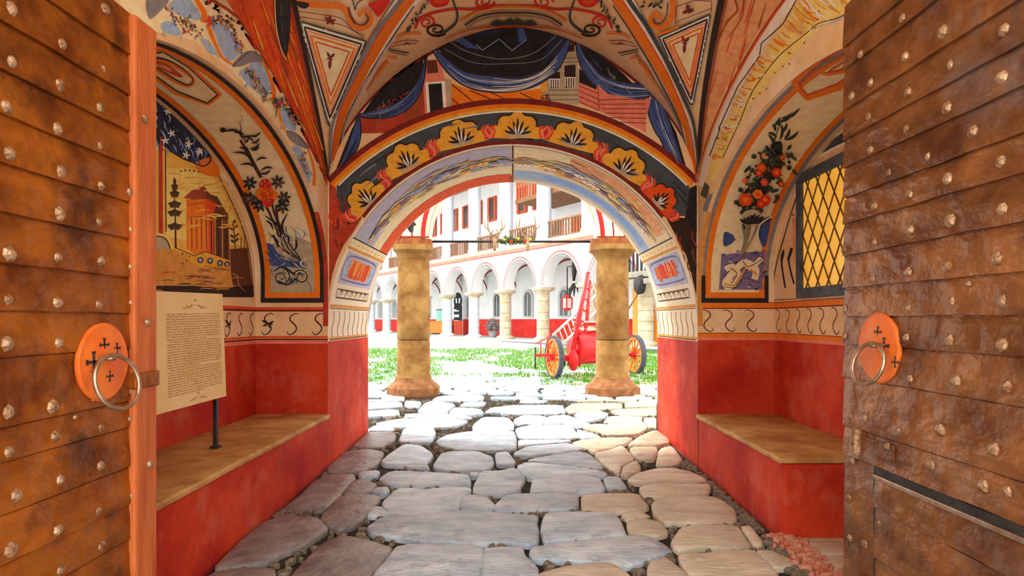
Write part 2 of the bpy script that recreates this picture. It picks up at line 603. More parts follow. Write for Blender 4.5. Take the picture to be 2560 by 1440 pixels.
# edge batten of the left leaf
bt = BOX('edge_batten', -XL, -1.515, 2.505, 2.66, L1.z, 2.59, M_BATTEN, d1, bevel=0.01)
bt.location = -L1
for px, py, k in ((360, 297, 'mid'), (367, 805, 'mid'), (373, 1160, 'mid')):
    P = on_x(px, py, -1.515)
    o = bpy.data.objects.new('stud', STUDS[k]); C.objects.link(o); o.parent = bt
    o.location = P; o.rotation_euler = (0, PI / 2, 0)
P = on_x(380, 945, -1.515)
o = BOX('batten_clamp', -XL - 0.002, -1.507, 2.498, 2.667, P.z - 0.035, P.z + 0.03, M_DOORPL, bt, bevel=0.006)
h1 = handle(d1, L1, -1, XL, 246, 905, (285, 893), None, 0.098, [(258, 862, 28), (232, 905, 42), (290, 870, 22), (270, 940, 22)])
P = on_x(229, 990, -XL)
o = BOX('handle_tab', -0.03, 0.0, -0.022, 0.022, -0.018, 0.018, M_DISC, d1, bevel=0.004)
o.location = Vector((-XL + 0.02, P.y, P.z)) - L1

RB = [2.82, 2.62, 2.515, 2.328, 2.19, 2.06, 1.92, 1.80, 1.654, 1.504, 1.373, 1.248, 1.097, 0.873, 0.74, 0.57, 0.36, 0.15, -0.11]
RS = [(2265, 45), (2160, 135), (2368, 80), (2520, 75), (2272, 142), (2185, 207), (2138, 240), (2279, 231), (2388, 162), (2515, 195), (2379, 270), (2180, 292),
      (2275, 322), (2184, 375), (2442, 330), (2330, 392), (2231, 432), (2156, 465), (2512, 405), (2380, 447), (2282, 487), (2194, 517), (2520, 522), (2386, 552),
      (2286, 575), (2196, 605), (2118, 625), (2506, 647), (2378, 667), (2280, 680), (2191, 695), (2120, 772), (2195, 772), (2280, 770), (2390, 755), (2520, 752),
      (2119, 840), (2275, 845), (2386, 851), (2517, 862), (2284, 947), (2400, 952), (2528, 968), (2137, 1042), (2172, 1046), (2259, 1079), (2361, 1074),
      (2498, 1124), (2227, 1117), (2337, 1162), (2469, 1216), (2530, 1230), (2140, 1152), (2130, 1247), (2211, 1250), (2300, 1297), (2210, 1310), (2217, 1342),
      (2217, 1372), (2280, 1350), (2132, 1345), (2170, 1360), (2427, 1360), (2322, 1407), (2283, 1427)]
d2, L2 = door(2, 1, XR, 1.25, 2.90, 2.82, RB, [(x, y, 'big' if x > 2350 else 'mid') for x, y in RS] + [(2356, 1115, 'small'), (2430, 710, 'small')], M_DOORPR,
              'iron plated wooden door leaf with a wicket cut into it, opened against the lattice window side', skip=(2.634, 0.74))
handle(d2, L2, 1, XR, 2208, 870, (2178, 862), None, 0.083, [(2197, 830, 26), (2213, 864, 36), (2235, 905, 24)])
# black strips for the shade in the wicket gap, top rail and hinge
o = BOX('wicket_top_rail', XR - 0.030, XR - 0.004, 1.25, 2.628, 0.692, 0.712, M_IRON, d2, bevel=0.004); o.location = -L2
o = BOX('wicket_gap_shade', XR - 0.022, XR + 0.001, 1.25, 2.632, 0.713, 0.742, M_BLACK, d2); o.location = -L2
o = BOX('wicket_gap_shade', XR - 0.018, XR + 0.001, 2.628, 2.642, L2.z + 0.01, 0.742, M_BLACK, d2); o.location = -L2
P = on_x(2141, 1102, XR - 0.02)
o = LATHE('wicket_hinge', [(0.004, -0.058), (0.026, -0.055), (0.026, 0.055), (0.004, 0.058)], M_STUD, d2, 14)
o.location = P - L2
o = BOX('hinge_strap', XR - 0.016, XR - 0.006, P.y - 0.26, P.y, P.z - 0.04, P.z + 0.03, M_DOORPR, d2, bevel=0.004); o.location = -L2
# ---------------------------------------------------------------- ground and paving
M_SOIL = mat('dark_earth', (0.018, 0.014, 0.010), (0.06, 0.048, 0.032), 9, 0.95, 0.8, 40)
M_ST = {'g': mat('grey_paving_stone', (0.36, 0.46, 0.56), (0.66, 0.75, 0.82), 4.5, 0.5, 0.9, 22, spots=(0.20, 0.23, 0.30), spot_amt=0.6, spot_scale=7, rand=0.18, stretch=(0.7, 1.6, 1), spec=0.4),
        'b': mat('beige_paving_stone', (0.52, 0.44, 0.31), (0.76, 0.68, 0.53), 4.5, 0.6, 0.9, 20, spots=(0.38, 0.28, 0.17), spot_amt=0.5, spot_scale=7, rand=0.16, stretch=(0.6, 1.8, 1), spec=0.35),
        'w': mat('brown_paving_stone', (0.16, 0.14, 0.14), (0.32, 0.29, 0.28), 4.5, 0.42, 0.7, 20, spots=(0.17, 0.12, 0.13), spot_amt=0.5, spot_scale=5, rand=0.14, spec=0.45)}
ys = [-6, 0.5, 2, 4, 6, 7.7, 12.5, 15, 20, 26, 33, 45, 70]
V = []
for y in ys:
    for x in (-30, -8, -2.6, 0, 2.6, 8, 30):
        V.append((x, y, ground(y) - 0.035))
Fc = [(i * 7 + j, i * 7 + j + 1, (i + 1) * 7 + j + 1, (i + 1) * 7 + j) for i in range(len(ys) - 1) for j in range(6)]
floor = pyobj('floor', V, Fc, M_SOIL)
tag(floor, 'dark earth bed laid with irregular paving stones', kind='structure')

# unseen pale street before the gate, added to bounce light into the vault
st_ = pyobj('floor_street_bounce', [(-14, -16, -0.17), (14, -16, -0.17), (14, 2.3, -0.155), (-14, 2.3, -0.155)], [(0, 1, 2, 3)], mat('street_bounce_cobbles', (0.42, 0.38, 0.32), (0.6, 0.55, 0.48), 5, 0.9, 0.4, 20))
tag(st_, 'unseen pale cobbled street in front of the gate, added to bounce light inside', kind='structure')
S = 5.12
TR = []   # traced stones: (origin, [(colour, outline)])
def T(ox, oy, *items):
    for c, pts in items:
        TR.append((c, [(ox + x / S, oy + y / S) for x, y in pts]))
T(500, 1160,
  ('w', [(1620,150),(1960,140),(1990,190),(1900,270),(1750,450),(1600,580),(1300,570),(1050,570),(1280,400),(1450,230)]),
  ('w', [(1990,210),(2100,205),(2270,255),(2160,370),(1830,400),(1900,290)]),
  ('w', [(1830,410),(2200,400),(2320,440),(2200,570),(2090,700),(1960,790),(1760,840),(1700,790),(1620,780),(1540,690),(1700,510)]),
  ('w', [(1160,640),(1280,690),(1420,680),(1520,710),(1640,840),(1500,920),(1300,1060),(1060,1130),(860,1260),(600,1290),(150,1370),(480,1030),(800,760)]),
  ('w', [(1800,930),(1960,940),(2200,990),(2450,1060),(2400,1160),(2250,1340),(2180,1434),(2150,1600),(1100,1600),(1180,1420),(1400,1180),(1560,1030)]),
  ('w', [(100,1400),(650,1330),(950,1350),(960,1500),(900,1700),(0,1700)]),
  ('g', [(2220,540),(2330,545),(2430,640),(2200,655),(2140,640)]),
  ('g', [(2270,300),(2400,300),(2420,340),(2330,400),(2170,350)]),
  ('g', [(2020,110),(2300,85),(2260,160),(2060,175)]))
T(900, 1160,
  ('g', [(380,85),(900,100),(1380,130),(1410,200),(1410,260),(1180,270),(760,270),(440,260),(350,250),(240,180)]),
  ('g', [(470,310),(660,300),(800,330),(1130,295),(1420,310),(1400,380),(1310,410),(1280,480),(1270,570),(1090,630),(600,660),(440,650),(370,620),(280,480)]),
  ('g', [(1310,420),(1420,400),(1640,440),(1740,550),(1620,590),(1310,580),(1290,490)]),
  ('g', [(100,810),(260,700),(500,680),(1040,650),(1230,600),(1500,600),(1800,640),(2180,660),(2270,670),(2250,750),(2280,850),(2270,990),(2160,1030),(1800,990),(1480,1020),(1200,1000),(900,990),(500,940),(200,900),(120,860)]),
  ('g', [(460,1060),(620,1025),(900,1020),(1300,1035),(1480,1040),(1580,1100),(1560,1300),(1520,1500),(1450,1700),(100,1700),(180,1400),(330,1230)]),
  ('g', [(1590,1080),(1800,1065),(2080,1070),(2110,1180),(2200,1260),(2280,1350),(2250,1600),(1540,1600),(1560,1400),(1590,1230)]),
  ('g', [(1540,100),(1800,90),(1990,50),(2120,180),(2040,290),(2060,340),(1600,410),(1450,380),(1460,280)]),
  ('g', [(1400,110),(1540,105),(1500,150),(1430,160)]))
T(1300, 1160,
  ('g', [(170,190),(450,170),(1000,175),(1040,230),(1080,310),(1070,350),(600,370),(130,375),(150,290)]),
  ('g', [(-330,540),(-200,410),(0,390),(400,385),(740,395),(740,560),(560,590),(0,600),(-200,610),(-320,600)]),
  ('b', [(790,395),(1050,370),(1500,370),(1620,500),(1640,550),(1300,600),(880,590),(790,570)]),
  ('g', [(1070,190),(1130,150),(1280,160),(1370,300),(1340,310),(1110,310)]),
  ('g', [(320,640),(420,615),(700,605),(1150,620),(1270,680),(1340,860),(1360,900),(1000,930),(500,960),(320,980),(270,850),(290,740)]),
  ('b', [(1290,650),(1530,580),(1680,670),(1500,670),(1400,700)]),
  ('b', [(1370,730),(1600,710),(1790,750),(1900,870),(1720,920),(1560,890),(1400,880)]),
  ('g', [(150,1070),(400,1030),(900,960),(1350,915),(1530,915),(1700,940),(1860,1030),(1940,1110),(1700,1190),(1400,1290),(1260,1300),(1000,1250),(700,1230),(200,1220),(130,1150)]),
  ('b', [(230,1420),(600,1310),(1000,1270),(1200,1290),(1400,1420),(1450,1600),(150,1600)]),
  ('b', [(1680,1240),(1850,1210),(1900,1220),(2130,1400),(2200,1600),(1650,1600),(1640,1330)]),
  ('b', [(1530,110),(1700,60),(1950,40),(2200,90),(2390,190),(2340,230),(2000,235),(1500,245),(1370,200)]),
  ('b', [(1540,290),(1700,255),(2200,265),(2420,260),(2440,310),(2380,380),(1900,410),(1620,420),(1540,340)]),
  ('b', [(1690,510),(1950,430),(2200,400),(2500,440),(2600,480),(2760,600),(2760,740),(2300,770),(2000,740),(1860,750),(1720,640)]))
T(1640, 1160,
  ('b', [(200,1000),(310,830),(480,790),(900,790),(1060,820),(1140,960),(1220,1070),(900,1090),(600,1050),(300,1100),(220,1050)]),
  ('b', [(290,1150),(600,1150),(820,1120),(1240,1110),(1420,1270),(1560,1420),(1700,1700),(700,1700),(420,1400),(330,1270)]),
  ('b', [(1080,800),(1200,790),(1360,970),(1360,1030),(1260,1060)]),
  ('b', [(1280,1100),(1450,1090),(1800,1250),(1700,1300),(1500,1320),(1400,1240)]),
  ('b', [(1780,930),(2480,930),(2480,1160),(1900,1150)]),
  ('b', [(1950,1180),(2480,1180),(2480,1380),(2280,1400)]))
T(800, 960,
  ('w', [(420,800),(560,660),(620,610),(930,610),(970,650),(950,720),(780,820),(560,830)]),
  ('w', [(80,1080),(330,860),(600,830),(820,870),(780,960),(720,1040),(560,1110),(300,1150),(130,1140)]),
  ('g', [(780,1000),(900,890),(1080,770),(1300,790),(1450,900),(1380,1000),(1360,1030),(1000,1040),(840,1030)]),
  ('g', [(1000,740),(1080,570),(1440,565),(1480,630),(1430,740),(1380,755)]),
  ('g', [(1480,730),(1620,660),(1900,610),(2480,600),(2510,690),(2510,830),(2200,850),(1800,850),(1560,790)]),
  ('g', [(1450,1050),(1540,910),(1660,875),(2000,870),(2200,940),(2220,1010),(2150,1100),(1850,1120),(1520,1100)]),
  ('g', [(2240,880),(2400,860),(2500,980),(2480,1040),(2260,1030)]),
  ('g', [(680,500),(1000,440),(1400,440),(1900,460),(1760,530),(1500,560),(1000,545)]),
  ('g', [(1960,520),(2080,430),(2400,430),(2480,500),(2470,590),(1960,600)]),
  ('g', [(1080,420),(1100,385),(1700,390),(1950,430),(1850,450),(1300,430)]),
  ('g', [(1250,350),(1330,250),(1450,210),(1740,260),(1640,340),(1620,380),(1280,370)]),
  ('g', [(1660,360),(1720,300),(2050,320),(2100,380),(1900,410),(1680,385)]),
  ('g', [(620,570),(700,535),(900,540),(960,590),(640,600)]),
  ('g', [(1080,1055),(1380,1050),(1400,1090),(1140,1085)]),
  ('g', [(400,370),(1000,330),(1020,400),(400,430)]),
  ('g', [(800,160),(1080,150),(1080,210),(780,210)]),
  ('g', [(1090,215),(1300,225),(1270,300),(1080,290)]),
  ('g', [(500,240),(1040,230),(1060,290),(500,320)]),
  ('g', [(1440,200),(1500,160),(1900,130),(2100,150),(2080,210),(1850,215)]),
  ('g', [(1860,230),(2130,230),(2080,280),(1780,280)]),
  ('g', [(2100,370),(2200,300),(2560,290),(2560,370)]))
T(1250, 960,
  ('g', [(200,560),(400,515),(900,520),(960,590),(1030,690),(800,700),(330,700),(230,650)]),
  ('g', [(180,450),(300,400),(560,410),(780,490),(700,500),(200,510)]),
  ('g', [(600,410),(850,390),(1040,460),(1170,510),(1100,560),(960,550),(800,500),(700,470)]),
  ('g', [(930,380),(1250,340),(1400,390),(1200,470),(1100,480)]),
  ('b', [(1050,560),(1200,510),(1500,530),(1830,480),(1880,560),(1780,650),(1380,660),(1220,600)]),
  ('g', [(980,590),(1060,600),(1240,650),(1300,690),(1040,700)]),
  ('g', [(240,710),(900,720),(880,740),(240,790)]),
  ('b', [(920,760),(1060,720),(1300,690),(1700,690),(1640,750),(1400,830),(1200,870),(1120,820)]),
  ('g', [(170,890),(340,800),(850,755),(940,770),(1080,830),(700,890),(260,930)]),
  ('g', [(320,980),(700,900),(1000,860),(1150,890),(1320,1040),(1300,1090),(1000,1060),(600,1010)]),
  ('g', [(220,1060),(320,1010),(800,1045),(1200,1095),(1370,1140),(1340,1180),(800,1190),(400,1210),(310,1170)]),
  ('b', [(1200,890),(1440,840),(1560,790),(1640,860),(1720,970),(1560,1050),(1530,1150),(1480,1140),(1350,1040)]),
  ('b', [(1580,1060),(1740,980),(1800,1050),(1780,1120),(1620,1180),(1540,1160)]),
  ('b', [(1660,840),(1720,810),(2000,810),(2020,870),(1980,960),(1830,970),(1740,950)]),
  ('b', [(2040,830),(2200,790),(2340,960),(2260,1030),(1990,1040)]),
  ('b', [(1640,790),(1780,680),(1920,610),(2020,600),(2150,700),(2170,760),(1980,800),(1700,800)]),
  ('b', [(1380,410),(1820,420),(1800,470),(1560,510),(1430,510),(1330,480)]),
  ('b', [(1830,440),(2000,430),(2000,560),(1900,560)]),
  ('b', [(1400,330),(2000,300),(2000,400),(1560,410)]),
  ('b', [(930,250),(1560,240),(1560,310),(1280,320),(900,370),(820,320)]),
  ('g', [(0,290),(800,270),(840,370),(560,385),(180,390),(0,380)]),
  ('g', [(250,220),(300,190),(500,200),(620,220),(500,240),(280,240)]),
  ('b', [(1600,230),(2000,220),(2000,290),(1600,300)]))

def chaikin(P, n=1):
    for _ in range(n):
        Q = []
        for i in range(len(P)):
            a, b = P[i], P[(i + 1) % len(P)]
            Q += [a * 0.86 + b * 0.14, a * 0.14 + b * 0.86]
        P = Q
    return P

STONE_POLYS = []
def stone(P, col, rnd, dome=0.012, lift=None):
    """one flagstone from its outline on the ground: rounded shoulders and a slightly domed, tilted top"""
    P = [Vector((p.x, p.y)) for p in P]
    c = sum(P, Vector((0, 0))) / len(P)
    P = [c + (p - c) * (1 + 0.010 / max((p - c).length, 0.08)) for p in P]
    STONE_POLYS.append((c, max((p - c).length for p in P), P))
    Q = chaikin(P, 1)
    n = len(Q)
    h = rnd.uniform(0.0, 0.012) if lift is None else lift
    tx, ty = rnd.uniform(-.012, .012), rnd.uniform(-.012, .012)
    size = max((q - c).length for q in Q)
    rings = []
    for k, (ins, z) in enumerate(((0.0, -0.06), (0.0, -0.016), (0.007, -0.005), (0.022, 0.001), (0.5, 0.005))):
        ring = []
        for q in Q:
            d = q - c
            L_ = d.length
            f = (1 - min(ins / max(L_, 0.03), 0.5)) if ins < 0.5 else 0.5
            w = c + d * f
            j = rnd.uniform(-0.003, 0.003) if k > 1 else 0
            ring.append(Vector((w.x, w.y, ground(w.y) + z + h + (w.x - c.x) * tx + (w.y - c.y) * ty + j)))
        rings.append(ring)
    top = Vector((c.x, c.y, ground(c.y) + 0.006 + h))
    V = [v - Vector((c.x, c.y, 0)) for r in rings for v in r] + [top - Vector((c.x, c.y, 0))]
    Fc = []
    for k in range(4):
        for i in range(n):
            Fc.append((k * n + i, k * n + (i + 1) % n, (k + 1) * n + (i + 1) % n, (k + 1) * n + i))
    for i in range(n):
        Fc.append((4 * n + i, 4 * n + (i + 1) % n, 5 * n))
    o = pyobj('paving_stone', V, Fc, M_ST[col], floor, smooth=True)
    o.location = (c.x, c.y, 0)
    return o

rs = random.Random(11)
for col, pts in TR:
    P = [on_ground(x, y) for x, y in pts]
    a = sum(P[i].x * P[(i + 1) % len(P)].y - P[(i + 1) % len(P)].x * P[i].y for i in range(len(P)))
    if a < 0:
        P = P[::-1]
    stone(P, col, rs)

# stones beyond the traced ones: irregular courses out into the courtyard
def inside(x, y):
    p = Vector((x, y))
    for c, r, P in STONE_POLYS:
        if (p - c).length > r + 0.02:
            continue
        ins = False
        n = len(P)
        for i in range(n):
            a, b = P[i], P[(i + 1) % n]
            if (a.y > y) != (b.y > y) and x < (b.x - a.x) * (y - a.y) / (b.y - a.y) + a.x:
                ins = not ins
        if ins:
            return True
    return False
count = len(TR)
far_verts, far_faces = [], []
y = 10.4
row = 0
while y < 19.5:
    dep = rs.uniform(0.26, 0.48) * (1 + (y - 10) * 0.03)
    x = -0.42 * y - 1.0 + rs.uniform(-.4, 0)
    xr = 0.30 * y + 1.2
    while x < xr:
        wd = rs.uniform(0.35, 0.95)
        cx_, cy_ = x + wd / 2, y + dep / 2
        if not inside(cx_, cy_) and not inside(x + 0.08, cy_) and not inside(x + wd - .08, cy_) and not inside(cx_, y + .05):
            n = 7
            P = []
            for i in range(n):
                a = 2 * PI * (i + rs.uniform(-.25, .25)) / n
                q = (abs(math.cos(a)) ** 3.4 + abs(math.sin(a)) ** 3.4) ** (-1 / 3.4)
                P.append(Vector((cx_ + (wd * 0.5 - 0.02) * q * math.cos(a), cy_ + (dep * 0.5 - 0.02) * q * math.sin(a))))
            gr = (y - 13.0) / 5.0
            if rs.random() > gr * 0.9:
                if count < 298:
                    stone(P, 'g' if x < 1 else rs.choice('gb'), rs)
                    count += 1
                else:
                    k = len(far_verts)
                    far_verts += [(p.x, p.y, ground(p.y) - 0.03) for p in P] + [(p.x * .94 + cx_ * .06, p.y * .94 + cy_ * .06, ground(p.y) + 0.004) for p in P]
                    far_faces += [tuple(k + n + i for i in range(n))] + [(k + i, k + (i + 1) % n, k + n + (i + 1) % n, k + n + i) for i in range(n)]
        x += wd + 0.01
    y += dep
if far_verts:
    o = pyobj('distant_paving', far_verts, far_faces, M_ST['g'], floor)
    o['kind'] = 'stuff'

# small rubble wedged in the joints
rv, rf = [], []
rr = random.Random(5)
tries = 0
while tries < 5200:
    tries += 1
    y = 3.2 + 7.5 * rr.random() ** 1.3
    x = rr.uniform(-1.74, 1.72) if y < 7.7 else rr.uniform(-3, 3)
    if rr.random() < 0.25:
        x = math.copysign(1.74 - abs(rr.gauss(0, 0.05)), rr.choice((-1, 1)))
    r = rr.uniform(0.010, 0.032)
    if inside(x, y) or inside(x + r, y) or inside(x - r, y):
        continue
    k = len(rv)
    ph = rr.uniform(0, 6)
    for z, f in ((-0.03, 1.0), (-0.008, 1.0), (rr.uniform(0, 0.008), 0.6)):
        for i in range(5):
            a = ph + 2 * PI * i / 5
            rv.append((x + r * f * 1.3 * math.cos(a), y + r * f * math.sin(a), ground(y) - 0.012 + z + 0.008))
    for b in (0, 5):
        for i in range(5):
            rf.append((k + b + i, k + b + (i + 1) % 5, k + b + 5 + (i + 1) % 5, k + b + 5 + i))
    rf.append((k + 10, k + 11, k + 12, k + 13, k + 14))
M_RUB = mat('joint_rubble', (0.10, 0.075, 0.05), (0.30, 0.24, 0.17), 30, 0.9)
o = pyobj('joint_rubble', rv, rf, M_RUB, floor)
o['kind'] = 'stuff'

# broken red plaster left along the wall line past the short bench
bv, bf = [], []
for _ in range(420):
    y = 3.05 + 1.12 * rr.random()
    x = 1.80 + rr.gauss(0, 0.045) + (4.14 - y) * 0.01
    r = rr.uniform(0.008, 0.028)
    k = len(bv)
    ph = rr.uniform(0, 6)
    for z, f in ((-0.03, 1.0), (0.004, 1.0), (rr.uniform(0.012, 0.03), 0.55)):
        for i in range(5):
            a = ph + 2 * PI * i / 5
            bv.append((x + r * f * 1.2 * math.cos(a), y + r * f * math.sin(a), ground(y) + z))
    for b in (0, 5):
        for i in range(5):
            bf.append((k + b + i, k + b + (i + 1) % 5, k + b + 5 + (i + 1) % 5, k + b + 5 + i))
    bf.append((k + 10, k + 11, k + 12, k + 13, k + 14))
o = pyobj('broken_plaster', bv, bf, mat('broken_red_plaster', (0.55, 0.13, 0.06), (0.72, 0.40, 0.28), 18, 0.9), floor)
o['kind'] = 'stuff'
# ---------------------------------------------------------------- porch columns and arcade
YC = 11.5
def pz(py, Y=YC):
    return CAM_H + (CY - py) * Y / F
def column(px, label, cap_w, base_w):
    X = (px - CX) * YC / F
    c = thing('stone_column', label, 'column', (X, YC, 0))
    LATHE('plinth', [(base_w * 0.97, -0.05), (base_w, 0.0), (base_w, pz(967)), (base_w * 0.96, pz(964))], M_STONEB, c, 8, square=[6, 6, 6, 6], smooth=False)
    LATHE('base_flare', [(base_w * 0.95, pz(964)), (base_w * 0.90, pz(961)), (base_w * 0.74, pz(952)), (0.335, pz(946)), (0.33, pz(942))], M_STONEB, c, 8, square=[6, 6, 4, 2.2, 2.2], smooth=False)
    LATHE('lower_drum', [(0.315, pz(943)), (0.305, pz(935)), (0.300, pz(853)), (0.290, pz(850))], M_STONEC, c, 28)
    LATHE('drum_joint', [(0.282, pz(850)), (0.282, pz(848))], M_BLACK, c, 28)
    LATHE('upper_drum', [(0.290, pz(848)), (0.302, pz(845)), (0.298, pz(760)), (0.290, pz(660)), (0.286, pz(652))], M_STONEC, c, 28)
    LATHE('capital', [(0.287, pz(652)), (0.30, pz(648)), (cap_w * 0.86, pz(636)), (cap_w, pz(628)), (cap_w * 0.97, pz(616)), (cap_w * 0.97, pz(615))], M_STONEC, c, 16, square=[2, 2, 2.6, 3.5, 4, 4], smooth=False)
    LATHE('abacus', [(cap_w * 0.93, pz(615)), (cap_w * 0.93, pz(600))], mat('abacus_brown', (0.25, 0.06, 0.015), (0.42, 0.15, 0.04), 8, 0.8, 0.2), c, 8, square=[8, 8], smooth=False)
    return c
column(1034, 'brown stone porch column with narrow square topped capital, on the long bench side', 0.36, 0.46)
column(1531, 'brown stone column hiding half of the red cart, with wide flared capital', 0.425, 0.475)

M_ARC = mat('arcade_plaster', (0.80, 0.62, 0.44), (0.86, 0.74, 0.60), 2, 0.9, 0.1)
bm = bmesh.new()
ZS = pz(600)
def arch_wall(bm, cx_, R, x0, x1, y0, y1, zs, zt, n=32, stilt=0.0):
    xs_ = [cx_ - R * math.cos(PI * i / n) for i in range(n + 1)]
    lo = [(x, zs + stilt + R * math.sin(PI * i / n)) for i, x in enumerate(xs_)]
    prof = [(x0, zs)] + [(cx_ - R, zs)] + ([] if stilt == 0 else []) + lo + [(cx_ + R, zs), (x1, zs)]
    # de-duplicate
    P = []
    for p in prof:
        if not P or (abs(p[0] - P[-1][0]) + abs(p[1] - P[-1][1])) > 1e-6:
            P.append(p)
    A = [[bm.verts.new((x, y, z)) for x, z in P] for y in (y0, y1)]
    B = [[bm.verts.new((x, y, zt)) for x, z in P] for y in (y0, y1)]
    for i in range(len(P) - 1):
        if abs(P[i][0] - P[i + 1][0]) > 1e-6:
            for k in (0, 1):
                bm.faces.new((A[k][i], A[k][i + 1], B[k][i + 1], B[k][i]))
            bm.faces.new((B[0][i], B[0][i + 1], B[1][i + 1], B[1][i]))
        bm.faces.new((A[0][i], A[0][i + 1], A[1][i + 1], A[1][i]))
arch_wall(bm, 0.0, 1.57, -1.84, 1.84, 11.2, 12.1, ZS, 5.2)
for s in (-1, 1):
    arch_wall(bm, s * 3.72, 1.60, s * 3.72 - 1.88, s * 3.72 + 1.88, 11.2, 12.1, ZS, 5.2)
arc = obj('wall_arcade', bm, M_ARC)
tag(arc, 'plastered porch arcade carried by the two brown stone columns', kind='structure')
def arc_band(name, r0, r1, y, m, parent, cx_=0.0, zs=ZS, n=40, a0=0.0, a1=PI):
    V, Fc = [], []
    for i in range(n + 1):
        a = a0 + (a1 - a0) * i / n
        for r in (r0, r1):
            V.append((cx_ - r * math.cos(a), y, zs + r * math.sin(a)))
    Fc = [(2 * i, 2 * i + 1, 2 * i + 3, 2 * i + 2) for i in range(n)]
    return pyobj(name, V, Fc, m, parent)
M_RBAND = mat('red_paint', (0.62, 0.012, 0.012), (0.75, 0.03, 0.02), 5, 0.7)
M_DRBAND = mat('dark_red_paint', (0.22, 0.01, 0.006), (0.32, 0.03, 0.012), 5, 0.7)
arc_band('painted_band', 1.575, 1.655, 11.197, M_RBAND, arc)
arc_band('painted_band', 1.80, 1.825, 11.197, M_DRBAND, arc)
for s in (-1, 1):
    arc_band('painted_band', 1.70, 1.73, 11.197, M_DRBAND, arc, s * 3.72)
    o = BOX('painted_band', s * 1.84 - 0.33, s * 1.84 + 0.33, 11.194, 11.2, ZS, ZS + 0.03, M_DRBAND, arc)
# thin black ring line on the soffit
V, Fc = grid_mesh(lambda a, v: Vector((-1.567 * math.cos(a), 11.62 + 0.02 * v, ZS + 1.567 * math.sin(a))), lin(0, PI, 41), [0, 1])
pyobj('painted_line', V, Fc, M_BLACK, arc)
# bird on the arcade face
def disc_blob(name, pts, y, m, parent):
    pyobj(name, [(x, y, z) for x, z in pts], [tuple(range(len(pts)))], m, parent)
bp = [on_y(x, y, 11.196) for x, y in ((1012, 556), (1022, 548), (1034, 552), (1041, 562), (1034, 566), (1033, 578), (1026, 582), (1020, 574), (1016, 566))]
disc_blob('painted_bird', [(p.x, p.z) for p in bp], 11.196, M_BLACK, arc)

tr = TUBE('tie_rod', [(-1.55, 11.62, pz(602)), (1.55, 11.62, pz(602))], 0.022, M_BLACK)
tag(tr, 'black iron tie rod spanning the porch arch between the columns', 'rod')
# antlers and flowers on the rod
ch = thing('antler_hanging', 'deer antlers with a flower garland hung on the iron tie rod', 'decoration', (0.02, 11.50, pz(602)))
M_ANT = mat('antler_horn', (0.30, 0.17, 0.07), (0.50, 0.34, 0.18), 20, 0.6)
for s in (-1, 1):
    bx_ = s * 0.30 - 0.05
    bm = bmesh.new()
    base = Vector((bx_, 0, 0.03))
    def br(pts, r0, r1):
        n = len(pts)
        tube(bm, pts, [r0 + (r1 - r0) * i / (n - 1) for i in range(n)], 6)
    for e in (-1, 1):
        w = 0.12 if s < 0 else 0.14
        br([base, base + Vector((e * w * 0.7, 0, 0.10)), base + Vector((e * w * 1.1, 0, 0.24)), base + Vector((e * w * 0.95, 0, 0.42))], 0.024, 0.008)
        br([base + Vector((e * w * 0.9, 0, 0.16)), base + Vector((e * w * 1.5, 0, 0.22)), base + Vector((e * w * 1.6, 0, 0.33))], 0.016, 0.006)
        br([base + Vector((e * w * 0.6, 0, 0.08)), base + Vector((e * w * 0.2, -0.05, 0.18))], 0.014, 0.005)
    br([base + Vector((0, 0, 0.02)), base + Vector((0, -0.05, -0.08)), base + Vector((0, -0.12, -0.22))], 0.05, 0.025)
    obj('antlers', bm, M_ANT, ch, smooth=True)
bm = bmesh.new()
rg = random.Random(4)
for _ in range(120):
    p = Vector((rg.uniform(-.28, .36), rg.uniform(-.06, .06), rg.gauss(-0.0, 0.035)))
    a = Vector((rg.uniform(-1, 1), rg.uniform(-1, 1), rg.uniform(-1, 1))).normalized() * 0.045
    b = a.orthogonal().normalized() * 0.02
    v = [bm.verts.new(q) for q in (p - a, p + b, p + a, p - b)]
    bm.faces.new(v)
obj('garland_leaves', bm, mat('garland_green', (0.05, 0.09, 0.02), (0.14, 0.18, 0.05), 30, 0.7), ch, recalc=False)
for q, (dx, dz, col) in enumerate(((-0.18, 0.02, 0), (-0.05, -0.02, 1), (0.08, 0.03, 0), (0.2, -0.01, 1), (0.3, 0.02, 0))):
    bm = bmesh.new()
    bmesh.ops.create_icosphere(bm, subdivisions=1, radius=0.035)
    o = obj('flower', bm, M_RBAND if col else mat('yellow_paint', (0.8, 0.42, 0.03), (0.9, 0.6, 0.1), 10, 0.7), ch)
    o.location = (dx, -0.05, dz)

